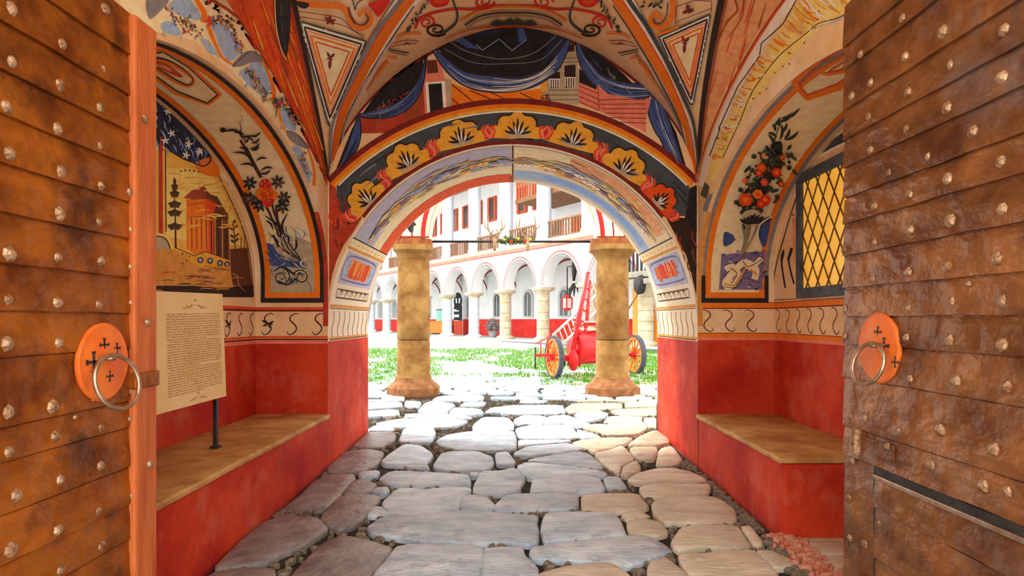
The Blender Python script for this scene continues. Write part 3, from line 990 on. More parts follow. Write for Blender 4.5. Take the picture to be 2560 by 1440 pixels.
# ---------------------------------------------------------------- courtyard ground and grass
M_GRAVEL = mat('pale_cobbles', (0.26, 0.30, 0.26), (0.46, 0.49, 0.48), 3.5, 0.9, 0.4, 20, spots=(0.20, 0.36, 0.08), spot_amt=0.9, spot_scale=0.8)
ysg = [12.6, 14, 16, 19, 23, 28, 33, 42, 60]
V = []
for y in ysg:
    for x in lin(-26, 26, 5):
        V.append((x, y, ground(y) - 0.02))
fc = pyobj('floor_courtyard', V, [(i * 5 + j, i * 5 + j + 1, (i + 1) * 5 + j + 1, (i + 1) * 5 + j) for i in range(len(ysg) - 1) for j in range(4)], M_GRAVEL)
tag(fc, 'pale cobbled courtyard ground with grassy patches', kind='structure')
M_GRASS = mat('grass_green', (0.05, 0.22, 0.008), (0.17, 0.40, 0.02), 3, 0.8)
gv, gf = [], []
gr = random.Random(9)
n = 0
while n < 19000:
    y = 12.8 + 14 * gr.random()
    x = gr.uniform(-0.27, 0.26) * y
    d = mnoise.noise(Vector((x * 0.5, y * 0.35, 3.0))) + 0.35 * mnoise.noise(Vector((x * 2, y * 1.5, 8)))
    bias = 0.10 if y < 15 else -0.05
    if x > 0.6 and y > 13: bias -= 0.32
    if y > 19: bias -= 0.05
    if d < bias:
        continue
    n += 1
    h = gr.uniform(0.03, 0.10) * (1.6 if x > 1.5 else 1)
    a = gr.uniform(0, 2 * PI)
    w = 0.014
    k = len(gv)
    z = ground(y) - 0.01
    gv += [(x - w * math.cos(a), y - w * math.sin(a), z), (x + w * math.cos(a), y + w * math.sin(a), z), (x + gr.uniform(-.04, .04), y + gr.uniform(-.04, .04), z + h)]
    gf.append((k, k + 1, k + 2))
g = pyobj('grass', gv, gf, M_GRASS)
tag(g, 'short bright green grass growing between the courtyard cobbles', 'grass', kind='stuff')

# ---------------------------------------------------------------- monastery wing across the courtyard
BO = Vector((1.60, 32.9, 0.0))
BROT = math.atan2(-0.8463, 0.5327)
BM = Matrix.Translation(BO) @ Matrix.Rotation(BROT, 4, 'Z')
BMI = BM.inverted()
def on_b(px, py, d):
    """point in the wing's own frame where the sight line meets depth d behind its front"""
    o_ = BMI @ Vector((0, 0, CAM_H))
    r_ = BMI.to_3x3() @ ray(px, py)
    t = (d - o_.y) / r_.y
    return o_ + r_ * t
bld = thing('monastery_wing', 'white arcaded monastery wing with round arches, galleries and red dado', 'building', BO, BROT)
BAY = 3.8
CZ, CT = 3.07, 5.1
I0, I1 = -4, 10
M_STONEW = mat('banded_beige_stone', (0.46, 0.36, 0.22), (0.66, 0.57, 0.42), 3, 0.9, 0.2)
M_PINKT = mat('pink_trim', (0.60, 0.16, 0.14), (0.68, 0.24, 0.20), 3, 0.9)
M_REDD = mat('red_dado', (0.62, 0.018, 0.018), (0.72, 0.05, 0.03), 2, 0.85)
M_WOODB = mat('brown_timber', (0.20, 0.085, 0.03), (0.32, 0.15, 0.06), 4, 0.7, 0.2, stretch=(1, 1, 6))
M_WOODO = mat('orange_timber', (0.60, 0.19, 0.02), (0.75, 0.30, 0.05), 3, 0.6, 0.2, stretch=(6, 6, 0.7))
M_WHITEB = mat('cool_white_limewash', (0.60, 0.68, 0.78), (0.68, 0.74, 0.80), 1.5, 0.9)
M_PANE = mat('dark_window_glass', (0.05, 0.055, 0.06), None, rough=0.15)
M_SHUT = mat('red_shutter', (0.50, 0.07, 0.02), (0.62, 0.12, 0.04), 4, 0.7)
M_GREYT = mat('grey_trim', (0.10, 0.085, 0.11), (0.16, 0.14, 0.17), 4, 0.9)
def bx(i):
    return -BAY * i
BOX('platform', bx(I1), bx(I0), -0.95, 3.2, -0.3, 0.25, mat('platform_stone', (0.42, 0.43, 0.45), (0.6, 0.6, 0.6), 2, 0.9, 0.2), bld)
BOX('kerb_shadow', bx(I1), bx(I0), -1.35, -0.95, -0.3, 0.205, mat('painted_kerb_shadow', (0.06, 0.07, 0.10), (0.16, 0.17, 0.2), 6, 0.6), bld)  # dark strip painted in for the shadow line along the kerb
for i in range(I0, I1):
    xc = bx(i) - BAY / 2
    bm = bmesh.new()
    arch_wall(bm, xc, 1.46, bx(i) - BAY, bx(i), -0.3, 0.3, CZ, CT, 24, stilt=0.08)
    obj('arch_bay', bm, M_WHITE, bld)
    arc_band('arch_trim', 1.60, 1.70, -0.306, M_PINKT, bld, xc, CZ + 0.08, 28)
    arc_band('arch_trim', 1.475, 1.525, -0.306, M_GREYT, bld, xc, CZ + 0.08, 28)
    # transverse rib of the gallery vault
    bm = bmesh.new()
    n = 18
    ring = []
    for k in range(n + 1):
        a = PI * k / n
        ring.append([bm.verts.new((bx(i) + e * 0.22, 1.65 - (1.35 + q) * math.cos(a), CZ + 0.05 + (1.45 + q) * math.sin(a))) for e, q in ((-1, 0), (1, 0), (1, 0.35), (-1, 0.35))])
    for A, B in zip(ring, ring[1:]):
        for k in range(4):
            bm.faces.new((A[k], A[(k + 1) % 4], B[(k + 1) % 4], B[k]))
    obj('vault_rib', bm, M_WHITE, bld)
    for e in (-1, 1):
        V, Fc = [], []
        for k in range(n + 1):
            a = PI * k / n
            for q in (0.0, 0.09):
                V.append((bx(i) + e * 0.224, 1.65 - (1.36 + q) * math.cos(a), CZ + 0.05 + (1.46 + q) * math.sin(a)))
        pyobj('rib_line', V, [(2 * k, 2 * k + 1, 2 * k + 3, 2 * k + 2) for k in range(n)], M_GREYT if e < 0 else M_DRBAND, bld)
    # column
    m = M_STONEW if i <= 1 else M_WHITEB
    prof = [(0.52, 0.2), (0.54, 0.36), (0.40, 0.46)]
    z = 0.46
    for zz in (0.9, 1.3, 1.75, 2.35, 2.75):
        prof += [(0.345, z + 0.02), (0.335, zz - 0.015), (0.31, zz)]
        z = zz
    col = LATHE('arcade_column', prof, m, bld, 18)
    col.location = (bx(i), 0, 0)
    cp = LATHE('capital', [(0.33, 2.74), (0.36, 2.84), (0.50, 2.93), (0.52, 3.07)], M_STONEW, col, 12, square=[2, 2.5, 5, 6], smooth=False)
    # upper gallery column
    col = LATHE('gallery_column', [(0.44, 5.5), (0.44, 5.7), (0.40, 5.75), (0.385, 11.0)], M_WHITEB, bld, 18)
    col.location = (bx(i), 0.05, 0)
    # ground floor window behind the arch and its surround
    if i % 1 == 0:
        xw = xc - 0.2
        def arched(name, x, z0, w, h, y, m, parent, ex=0.0, th=0.05):
            r = w / 2
            pts = [(x - r, z0), (x + r, z0)] + [(x + r * math.cos(PI * k / 10), z0 + h - r + r * math.sin(PI * k / 10)) for k in range(11)]
            bm = bmesh.new()
            f = bm.faces.new([bm.verts.new((px_, y, pz_)) for px_, pz_ in pts])
            g_ = bmesh.ops.extrude_face_region(bm, geom=[f])
            bmesh.ops.translate(bm, vec=(0, th, 0), verts=[v for v in g_['geom'] if isinstance(v, bmesh.types.BMVert)])
            return obj(name, bm, m, parent)
        w_ = arched('window', xw, 1.55, 1.15, 1.75, 2.93, mat('pale_grey_frame', (0.42, 0.44, 0.42), (0.5, 0.52, 0.5), 3, 0.9), bld)
        arched('pane', xw, 1.62, 0.7, 1.5, 2.915, M_PANE, w_, th=0.03)
        BOX('glazing_bar', xw - 0.03, xw + 0.03, 2.90, 2.93, 1.62, 3.0, M_WHITEB, w_)
    # first gallery: parapet rail with balusters
    bm = bmesh.new()
    x0_, x1_ = bx(i) - BAY + 0.42, bx(i) - 0.42
    box(bm, x0_, x1_, -0.02, 0.08, 6.42, 6.50)
    box(bm, x0_, x1_, -0.02, 0.08, 5.62, 5.68)
    k = x0_ + 0.1
    while k < x1_:
        box(bm, k - 0.03, k + 0.03, 0.0, 0.06, 5.68, 6.42)
        k += 0.235
    obj('balustrade', bm, M_WOODB, bld)
    # gallery back wall windows
    for q in (0.95, 2.75):
        xw = bx(i) - q
        w_ = arched('window', xw, 5.75, 0.98, 1.55, 2.93, M_PINKT if i < 1 else M_GREYT, bld)
        arched('pane', xw, 5.75, 0.74, 1.42, 2.915, M_SHUT if (i == 0 and q < 2) else M_PANE, w_, th=0.03)
        if i >= 1:
            w_ = BOX('window', xw - 0.52, xw + 0.52, 2.92, 3.0, 8.2, 9.9, M_SHUT, bld)
            BOX('pane', xw - 0.26, xw + 0.26, 2.90, 2.93, 8.35, 9.8, M_PANE, w_)
            for e in (-1, 1):
                BOX('shutter', xw + e * 0.30, xw + e * 0.56, 2.86, 2.91, 8.25, 9.85, M_SHUT, w_)
# back walls, dado, floors, cornice
BOX('back_wall', bx(I1), bx(I0), 3.0, 3.3, 0.2, 12.0, M_WHITE, bld)
BOX('dado', bx(I1), bx(I0), 2.97, 3.0, 0.25, 1.42, M_REDD, bld)
BOX('cornice', bx(I1), bx(I0), -0.55, 0.3, 5.1, 5.24, M_PINKT, bld)
BOX('gallery_floor', bx(I1), bx(I0), -0.48, 3.0, 5.24, 5.5, M_WHITE, bld)
BOX('cornice_line', bx(I1), bx(I0), -0.56, -0.3, 5.245, 5.30, mat('ochre_line', (0.72, 0.34, 0.10), (0.8, 0.45, 0.16), 3, 0.9), bld)
BOX('upper_gallery_floor', bx(0.85), bx(I0), 0.3, 3.0, 8.0, 8.25, M_WOODB, bld)
bm = bmesh.new()
k = bx(0.85)
box(bm, bx(0.85), bx(I0), 0.35, 0.45, 9.15, 9.25)
while k < bx(I0):
    box(bm, k, k + 0.12, 0.37, 0.43, 8.25, 9.15)
    k += 0.26
obj('upper_balustrade', bm, M_SHUT, bld)
BOX('roof_eave', bx(I1), bx(I0), -1.0, 3.6, 11.0, 11.25, M_WOODB, bld)
bm = bmesh.new()
v = [bm.verts.new(p) for p in ((bx(I1), -1.2, 11.25), (bx(I0), -1.2, 11.25), (bx(I0), 3.6, 13.4), (bx(I1), 3.6, 13.4), (bx(I1), 3.6, 11.25), (bx(I0), 3.6, 11.25))]
bm.faces.new((v[0], v[1], v[2], v[3])); bm.faces.new((v[3], v[2], v[5], v[4])); bm.faces.new((v[0], v[3], v[4])); bm.faces.new((v[1], v[5], v[2])); bm.faces.new((v[0], v[4], v[5], v[1]))
obj('roof', bm, mat('roof_slate', (0.25, 0.22, 0.2), (0.35, 0.3, 0.28), 5, 0.8, 0.3), bld)

# ---------------------------------------------------------------- small things in the courtyard
def in_wing(v):
    return BM @ v
# graphic banner standing behind the white columns
a = on_b(1135, 745, 2.2); b = on_b(1157, 822, 2.2)
cxb, w = (a.x + b.x) / 2, abs(b.x - a.x)
bn = thing('graphic_banner', 'tall banner with black and white sign above red field between white columns', 'sign', in_wing(Vector((cxb, 2.2, 0.25))), BROT)
zb0, zb1 = b.z - 0.25, a.z - 0.25
zm = zb0 + (zb1 - zb0) * 0.26
BOX('panel', -w / 2, w / 2, -0.02, 0.02, 0.0, zb1, M_WHITEB, bn)
BOX('lower_field', -w / 2, w / 2, -0.03, -0.019, 0.0, max(zm, 0.9), mat('banner_red', (0.42, 0.03, 0.01), (0.55, 0.06, 0.02), 4, 0.7), bn)
M_INK = mat('black_ink', (0.012, 0.012, 0.014))
hh = zb1 - max(zm, 0.9)
z0 = max(zm, 0.9)
bm = bmesh.new()
for e in (0.02, 0.27, 0.50):
    box(bm, -w * 0.46, w * 0.2, -0.035, -0.021, z0 + hh * e, z0 + hh * (e + 0.13))
box(bm, w * 0.12, w * 0.46, -0.036, -0.021, z0, z0 + hh * 0.64)
obj('letter', bm, M_INK, bn)
bm = bmesh.new()
bmesh.ops.create_circle(bm, cap_ends=True, segments=24, radius=w * 0.47, matrix=Matrix.Translation((0, -0.034, z0 + hh * 0.84)) @ Matrix.Rotation(PI / 2, 4, 'X'))
obj('emblem', bm, M_INK, bn)
for e in (-1, 1):
    bm = bmesh.new()
    box(bm, -w * 0.07, w * 0.07, -0.045, -0.037, -hh * 0.10, hh * 0.12, Matrix.Translation((e * w * 0.17, 0, z0 + hh * 0.86)) @ Matrix.Rotation(e * 0.25, 4, 'Y'))
    obj('emblem_mark', bm, M_WHITEB, bn)
# turquoise poster and orange chest
a = on_b(1091, 776, 2.9); b = on_b(1107, 806, 2.9)
po = thing('poster', 'small turquoise poster on the far arcade wall above the orange chest', 'poster', in_wing(Vector(((a.x + b.x) / 2, 2.9, b.z))), BROT)
BOX('sheet', -abs(a.x - b.x) / 2, abs(a.x - b.x) / 2, -0.01, 0.02, 0, a.z - b.z, mat('turquoise_print', (0.18, 0.62, 0.55), (0.45, 0.75, 0.68), 3, 0.6), po)
BOX('top_rail', -abs(a.x - b.x) / 2 - .02, abs(a.x - b.x) / 2 + .02, -0.03, 0.02, a.z - b.z, a.z - b.z + 0.08, M_GREYT, po)
a = on_b(1075, 808, 2.0); b = on_b(1108, 834, 2.0)
chs = thing('wooden_chest', 'orange wooden chest under the turquoise poster in the arcade', 'chest', in_wing(Vector(((a.x + b.x) / 2, 2.0, 0.25))), BROT)
hw = abs(a.x - b.x) / 2
BOX('body', -hw, hw, 0, 0.7, 0.08, 0.95, M_WOODO, chs, bevel=0.02)
BOX('lid', -hw - .03, hw + .03, -0.03, 0.73, 0.95, 1.03, M_WOODO, chs, bevel=0.02)
for e in (-1, 1):
    BOX('foot', e * hw * 0.8 - 0.06, e * hw * 0.8 + 0.06, 0.02, 0.68, 0.0, 0.08, M_BLACK, chs)
# grey shrub in a pot
p = on_b(1232, 838, 1.2)
sh = thing('potted_shrub', 'grey leafed shrub in a round pot beside the banded column', 'plant', in_wing(Vector((p.x, 1.2, 0.25))), BROT)
LATHE('pot', [(0.22, 0), (0.30, 0.32), (0.34, 0.34), (0.34, 0.40), (0.26, 0.38)], mat('grey_pot', (0.3, 0.3, 0.32), (0.4, 0.4, 0.42), 6, 0.8), sh, 16)
bm = bmesh.new()
rg = random.Random(12)
for _ in range(420):
    u = Vector((rg.gauss(0, 1), rg.gauss(0, 1), rg.gauss(0, 1))).normalized() * 0.5 * rg.random() ** 0.4
    p = Vector((u.x * 1.1, u.y, 0.75 + u.z * 0.9))
    a = Vector((rg.uniform(-1, 1), rg.uniform(-1, 1), rg.uniform(-1, 1))).normalized() * 0.09
    b = a.orthogonal().normalized() * 0.035
    bm.faces.new([bm.verts.new(q) for q in (p - a, p + b, p + a, p - b)])
obj('foliage', bm, mat('grey_leaf', (0.12, 0.14, 0.12), (0.34, 0.37, 0.36), 14, 0.8), sh, recalc=False)
# hanging lantern with wrought bracket in the wide arch
p = on_b(1418, 757, 0.6)
ln = thing('hanging_lantern', 'red framed lantern on a black wrought iron bracket inside the widest arch', 'lantern', in_wing(Vector((p.x, 0.6, p.z))), BROT)
for e in ((-1, -1), (-1, 1), (1, -1), (1, 1)):
    BOX('post', e[0] * 0.18 - 0.025, e[0] * 0.18 + 0.025, e[1] * 0.18 - 0.025, e[1] * 0.18 + 0.025, -0.28, 0.24, M_REDD, ln)
LATHE('cap', [(0.28, 0.24), (0.26, 0.28), (0.05, 0.42)], M_REDD, ln, 4, smooth=False)
LATHE('base', [(0.06, -0.42), (0.25, -0.30), (0.25, -0.27)], M_REDD, ln, 4, smooth=False)
BOX('glass', -0.15, 0.15, -0.15, 0.15, -0.27, 0.24, mat('milky_glass', (0.75, 0.70, 0.66), (0.82, 0.78, 0.74), 4, 0.3), ln)
TUBE('bracket', [(0, 0, 0.4), (0, 0, 1.85), (0.42, 0, 1.85)], 0.03, M_BLACK, ln)
bm = bmesh.new()
tube(bm, [(0.55, 0, 2.4), (0.6, 0, 1.6), (0.55, 0, 1.1)], [0.08, 0.14, 0.06], 7)
for k in range(7):
    a = 2 * PI * k / 7
    tube(bm, [(0.55, 0, 0.9), (0.55 + 0.28 * math.cos(a), 0.15 * math.sin(a), 0.75 + 0.2 * math.sin(a)), (0.55 + 0.34 * math.cos(a), 0.2 * math.sin(a), 0.5 + 0.25 * math.sin(a))], [0.09, 0.06, 0.02], 6)
obj('wrought_ornament', bm, M_BLACK, ln, smooth=True)

# timber landing with orange door beside the last stone column
p0 = on_b(1574, 690, -0.2); p1 = on_b(1640, 690, -0.2)
tl = thing('timber_landing', 'weathered timber landing with railing above orange boarded door', 'landing', in_wing(Vector(((p0.x + p1.x) / 2, -0.2, 0.25))), BROT)
hw = abs(p1.x - p0.x) / 2 + 0.3
zz = p0.z - 0.25
M_WGREY = mat('weathered_timber', (0.20, 0.19, 0.15), (0.36, 0.34, 0.28), 5, 0.9, 0.3, stretch=(1, 1, 5))
BOX('deck', -hw, hw, -0.5, 0.6, zz - 0.12, zz + 0.12, M_WGREY, tl)
BOX('deck_beam', -hw, hw, -0.55, -0.4, zz - 0.42, zz - 0.2, M_WGREY, tl)
BOX('handrail', -hw, hw, -0.48, -0.40, zz + 0.95, zz + 1.03, M_WOODB, tl)
k = -hw
while k < hw:
    BOX('rail_post', k, k + 0.07, -0.47, -0.40, zz + 0.12, zz + 0.95, M_BLACK, tl)
    k += 0.24
for k in range(5):
    BOX('door_board', -hw + k * 0.30, -hw + k * 0.30 + 0.29, 0.45, 0.55, 0, zz - 0.45, M_WOODO, tl)
TUBE('brace', [(-hw + 0.1, -0.45, 0.9), (hw * 0.7, -0.45, zz - 0.2)], 0.035, M_WOODB, tl)
bm = bmesh.new()
bmesh.ops.create_icosphere(bm, subdivisions=2, radius=0.34)
for v in bm.verts:
    v.co *= 1 + 0.25 * mnoise.noise(v.co * 5)
o = obj('hanging_bell', bm, M_BLACK, tl); o.location = (hw * 0.35, -0.5, zz - 0.45); o.scale = (0.9, 0.7, 1.2)
# ---------------------------------------------------------------- red fire cart
WL = Vector((0.95, 14.35)); WR = Vector((3.02, 15.45))
gz = ground(14.8)
cx_ = (WL + WR) / 2
ax = (WR - WL)
cart = thing('fire_cart', 'old red fire cart with tall ladder mast, iron tyred spoked wheels and red tank', 'cart', (cx_.x, cx_.y, gz))
M_CRED = mat('cart_red', (0.66, 0.006, 0.012), (0.78, 0.02, 0.02), 4, 0.35, spec=0.5)
M_CORG = mat('cart_orange', (0.66, 0.16, 0.02), (0.8, 0.30, 0.04), 6, 0.5)
M_TYRE = mat('dark_tyre', (0.05, 0.055, 0.075), (0.09, 0.095, 0.12), 10, 0.7)
M_LADD = mat('pale_ladder_wood', (0.55, 0.58, 0.52), (0.72, 0.72, 0.66), 8, 0.7)
def P2(v, z):
    return Vector((v.x - cx_.x, v.y - cx_.y, z))
R = 0.485
def wheel(c2, ang):
    w = bpy.data.objects.new('wheel', None)
    # the wheel's root part is the tyre
    bm = bmesh.new()
    n = 36
    rings = []
    for k in range(n):
        a = 2 * PI * k / n
        rings.append([bm.verts.new((t, r * math.cos(a), r * math.sin(a))) for t, r in ((-0.055, R - 0.045), (-0.055, R), (0.055, R), (0.055, R - 0.045))])
    for k in range(n):
        A, B = rings[k], rings[(k + 1) % n]
        for j in range(4):
            bm.faces.new((A[j], A[(j + 1) % 4], B[(j + 1) % 4], B[j]))
    ty = obj('wheel', bm, M_TYRE, cart)
    bpy.data.objects.remove(w)
    ty.location = P2(c2, R)
    ty.rotation_euler = (0, 0, ang)
    bm = bmesh.new()
    rings = []
    for k in range(n):
        a = 2 * PI * k / n
        rings.append([bm.verts.new((t, r * math.cos(a), r * math.sin(a))) for t, r in ((-0.045, R - 0.105), (-0.045, R - 0.043), (0.045, R - 0.043), (0.045, R - 0.105))])
    for k in range(n):
        A, B = rings[k], rings[(k + 1) % n]
        for j in range(4):
            bm.faces.new((A[j], A[(j + 1) % 4], B[(j + 1) % 4], B[j]))
    obj('rim', bm, M_CORG, ty)
    for k in range(12):
        a = 2 * PI * k / 12
        TUBE('spoke', [(0, 0.06 * math.cos(a), 0.06 * math.sin(a)), (0, (R - 0.1) * math.cos(a), (R - 0.1) * math.sin(a))], [0.03, 0.02], M_CORG, ty, 6)
    h = LATHE('hub', [(0.03, -0.13), (0.07, -0.11), (0.085, 0), (0.07, 0.11), (0.03, 0.13)], M_CRED, ty, 12)
    h.rotation_euler = (0, PI / 2, 0)
    return ty
ang = math.atan2(0.30, 0.95)
wheel(WL, ang); wheel(WR, ang)
TUBE('axle', [P2(WL, R), P2(WR, R)], 0.045, M_CRED, cart)
u2 = ax.normalized(); n2 = Vector((-u2.y, u2.x))
def at(px, py, Y):
    p = on_y(px, py, Y)
    return Vector((p.x - cx_.x, p.y - cx_.y, p.z - gz))
# tank
t = LATHE('tank', [(0.05, -0.62), (0.34, -0.60), (0.39, -0.5), (0.40, 0.0), (0.39, 0.5), (0.34, 0.60), (0.05, 0.62)], M_CRED, cart, 28)
t.location = at(1487, 868, 15.0); t.rotation_euler = (0, PI / 2, math.atan2(u2.y, u2.x))
e = LATHE('emblem', [(0.065, 0), (0.065, 0.012), (0.05, 0.014)], mat('pale_gold', (0.75, 0.5, 0.3), (0.8, 0.6, 0.4), 20, 0.5), cart, 16)
e.location = at(1448, 882, 14.62); e.rotation_euler = (PI / 2, 0, 0)
BOX('tank_cover', -0.55, 0.62, -0.3, 0.3, 0, 0.06, M_CRED, cart).location = at(1490, 812, 15.1)
for k in range(3):
    o = BOX('cover_slat', -0.6, 0.62, -0.34, -0.28, 0, 0.035, M_CRED if k % 2 else M_LADD, cart); o.location = at(1490, 806 + 9 * k, 15.0)
# chassis
BOX('chassis_beam', -0.95, 0.75, -0.05, 0.05, -0.05, 0.05, M_CRED, cart).location = at(1470, 897, 14.6)
BOX('chassis_beam', -0.95, 0.75, -0.05, 0.05, -0.05, 0.05, M_CRED, cart).location = at(1470, 893, 15.3)
# tall mast: two red poles with cross members
base_l, base_r, top_ = at(1424, 915, 14.5), at(1446, 915, 14.6), at(1470, 680, 14.7)
top_r = at(1474, 690, 14.85)
TUBE('mast_pole', [base_l, (base_l + top_) / 2 + Vector((0.0, 0, 0)), top_], [0.06, 0.055, 0.045], M_CRED, cart, 8)
TUBE('mast_pole', [base_r, (base_r + top_r) / 2 + Vector((0.07, 0, 0.0)), top_r], [0.055, 0.05, 0.04], M_CRED, cart, 8)
for k in range(7):
    f = 0.12 + k * 0.12
    TUBE('mast_rung', [base_l.lerp(top_, f), base_r.lerp(top_r, f) + Vector((0.07 * 4 * f * (1 - f), 0, 0))], 0.022, M_CRED, cart, 6)
m_ = LATHE('mast_foot', [(0.05, -0.2), (0.13, -0.05), (0.15, 0.15), (0.07, 0.3)], M_CRED, cart, 12); m_.location = at(1433, 905, 14.55)
# ladder lying against the mast
la, lb = at(1382, 838, 14.2), at(1500, 728, 15.2)
lc, ld = at(1395, 872, 14.25), at(1510, 758, 15.25)
TUBE('ladder_rail', [la, lb], 0.03, M_LADD, cart, 6); TUBE('ladder_rail', [lc, ld], 0.03, M_LADD, cart, 6)
for k in range(12):
    f = (k + 0.5) / 12
    TUBE('ladder_rung', [la.lerp(lb, f), lc.lerp(ld, f)], 0.018, M_LADD, cart, 6)
la, lb = at(1476, 700, 14.9), at(1500, 655, 15.3)
TUBE('stay', [at(1473, 690, 14.75), at(1520, 800, 15.4)], 0.02, M_LADD, cart, 6)
TUBE('stay', [at(1473, 695, 14.75), at(1452, 800, 15.2)], 0.015, M_LADD, cart, 6)
TUBE('stay', [at(1485, 715, 14.85), at(1450, 790, 15.2)], 0.012, M_LADD, cart, 6)
# seat frame on the left
fr = at(1338, 888, 14.25); fl = at(1368, 886, 14.3)
BOX('step_board', 0, 0.32, -0.12, 0.12, -0.03, 0.03, M_CRED, cart).location = fr
TUBE('frame_rod', [at(1338, 868, 14.25), at(1338, 922, 14.25)], 0.018, M_BLACK, cart, 6)
TUBE('frame_rod', [at(1352, 888, 14.25), at(1352, 848, 14.25)], 0.014, M_CRED, cart, 6)
TUBE('frame_rod', [at(1369, 888, 14.3), at(1369, 838, 14.3)], 0.018, M_CRED, cart, 6)
TUBE('frame_rod', [at(1338, 860, 14.25), at(1372, 842, 14.3)], 0.014, M_CRED, cart, 6)
TUBE('tow_link', [at(1366, 888, 14.3), at(1424, 893, 14.5)], 0.03, M_CRED, cart, 6)
TUBE('prop_leg', [at(1412, 896, 14.6), at(1410, 915, 14.6)], 0.03, M_BLACK, cart, 6)
# ---------------------------------------------------------------- murals: flat paint laid on the plaster
def lin8(r, g, b):
    f = lambda c: (c / 255 / 12.92) if c / 255 <= 0.04045 else ((c / 255 + 0.055) / 1.055) ** 2.4
    return (f(r), f(g), f(b))
PAL = {'black': (26, 22, 24), 'ink': (40, 28, 28), 'slate': (62, 68, 72), 'grey': (128, 122, 124), 'red': (206, 36, 18), 'brick': (168, 56, 30), 'dred': (112, 28, 18),
       'orange': (238, 116, 10), 'dorange': (214, 74, 10), 'gold': (226, 158, 46), 'ochre': (204, 140, 60), 'cream': (240, 206, 160), 'white': (240, 226, 206), 'pink': (226, 122, 100),
       'peach': (226, 150, 96), 'blue': (58, 78, 132), 'dblue': (30, 36, 58), 'lblue': (128, 152, 196), 'sky': (150, 172, 200), 'lav': (176, 172, 190), 'green': (70, 84, 54), 'dgreen': (34, 42, 30),
       'brown': (96, 52, 26), 'dbrown': (46, 24, 16), 'yellow': (246, 200, 110), 'amber': (240, 172, 70), 'rust': (150, 60, 24), 'rose': (196, 70, 70), 'stone': (176, 158, 128), 'violet': (120, 100, 130)}
_pm = {}
def paint_mat(c):
    if c not in _pm:
        a = lin8(*PAL[c])
        k = 0.95
        _pm[c] = mat('paint_' + c, tuple(x * k for x in a), tuple(min(0.95, x * 1.35 + 0.012) for x in a), 14, 0.85, contrast=(0.3, 0.7))
    return _pm[c]

def hit(px, py, off, host=None):
    d = ray(px, py).normalized()
    o_ = Vector((0, 0, CAM_H))
    loc_, nor, idx, dist = PLASTER.ray_cast(o_, d)
    if host:
        best = None
        for h in host:
            l2, n2, i2, d2 = h.ray_cast(o_, d)
            if l2 is not None and (best is None or d2 < best[1]):
                best = ((l2, n2), d2)
        if best is None and loc_ is not None:
            # past the edge of this surface: keep to its rim
            for h in host:
                l2, n2, i2, d2 = h.find_nearest(loc_)
                if l2 is not None and d2 < 0.3 and (best is None or d2 < best[1]):
                    best = ((l2, n2), d2)
        if best is None:
            return None
        loc_, nor = best[0]
    if loc_ is None:
        return None
    if nor.dot(d) > 0:
        nor = -nor
    return loc_ + nor * off

def catmull(P, closed=False, step=6.0):
    P = [Vector(p) for p in P]
    n = len(P)
    if n < 3 and not closed:
        L_ = max(1, int((P[-1] - P[0]).length / step))
        return [P[0].lerp(P[-1], i / L_) for i in range(L_ + 1)]
    out = []
    for i in range(n if closed else n - 1):
        p0 = P[(i - 1) % n] if (closed or i > 0) else P[0]
        p1, p2 = P[i], P[(i + 1) % n]
        p3 = P[(i + 2) % n] if (closed or i + 2 < n) else P[-1]
        m = max(2, int((p2 - p1).length / step))
        for k in range(m):
            t = k / m
            out.append(0.5 * ((2 * p1) + (p2 - p0) * t + (2 * p0 - 5 * p1 + 4 * p2 - p3) * t * t + (3 * p1 - p0 - 3 * p2 + p3) * t ** 3))
    if not closed:
        out.append(P[-1])
    return out

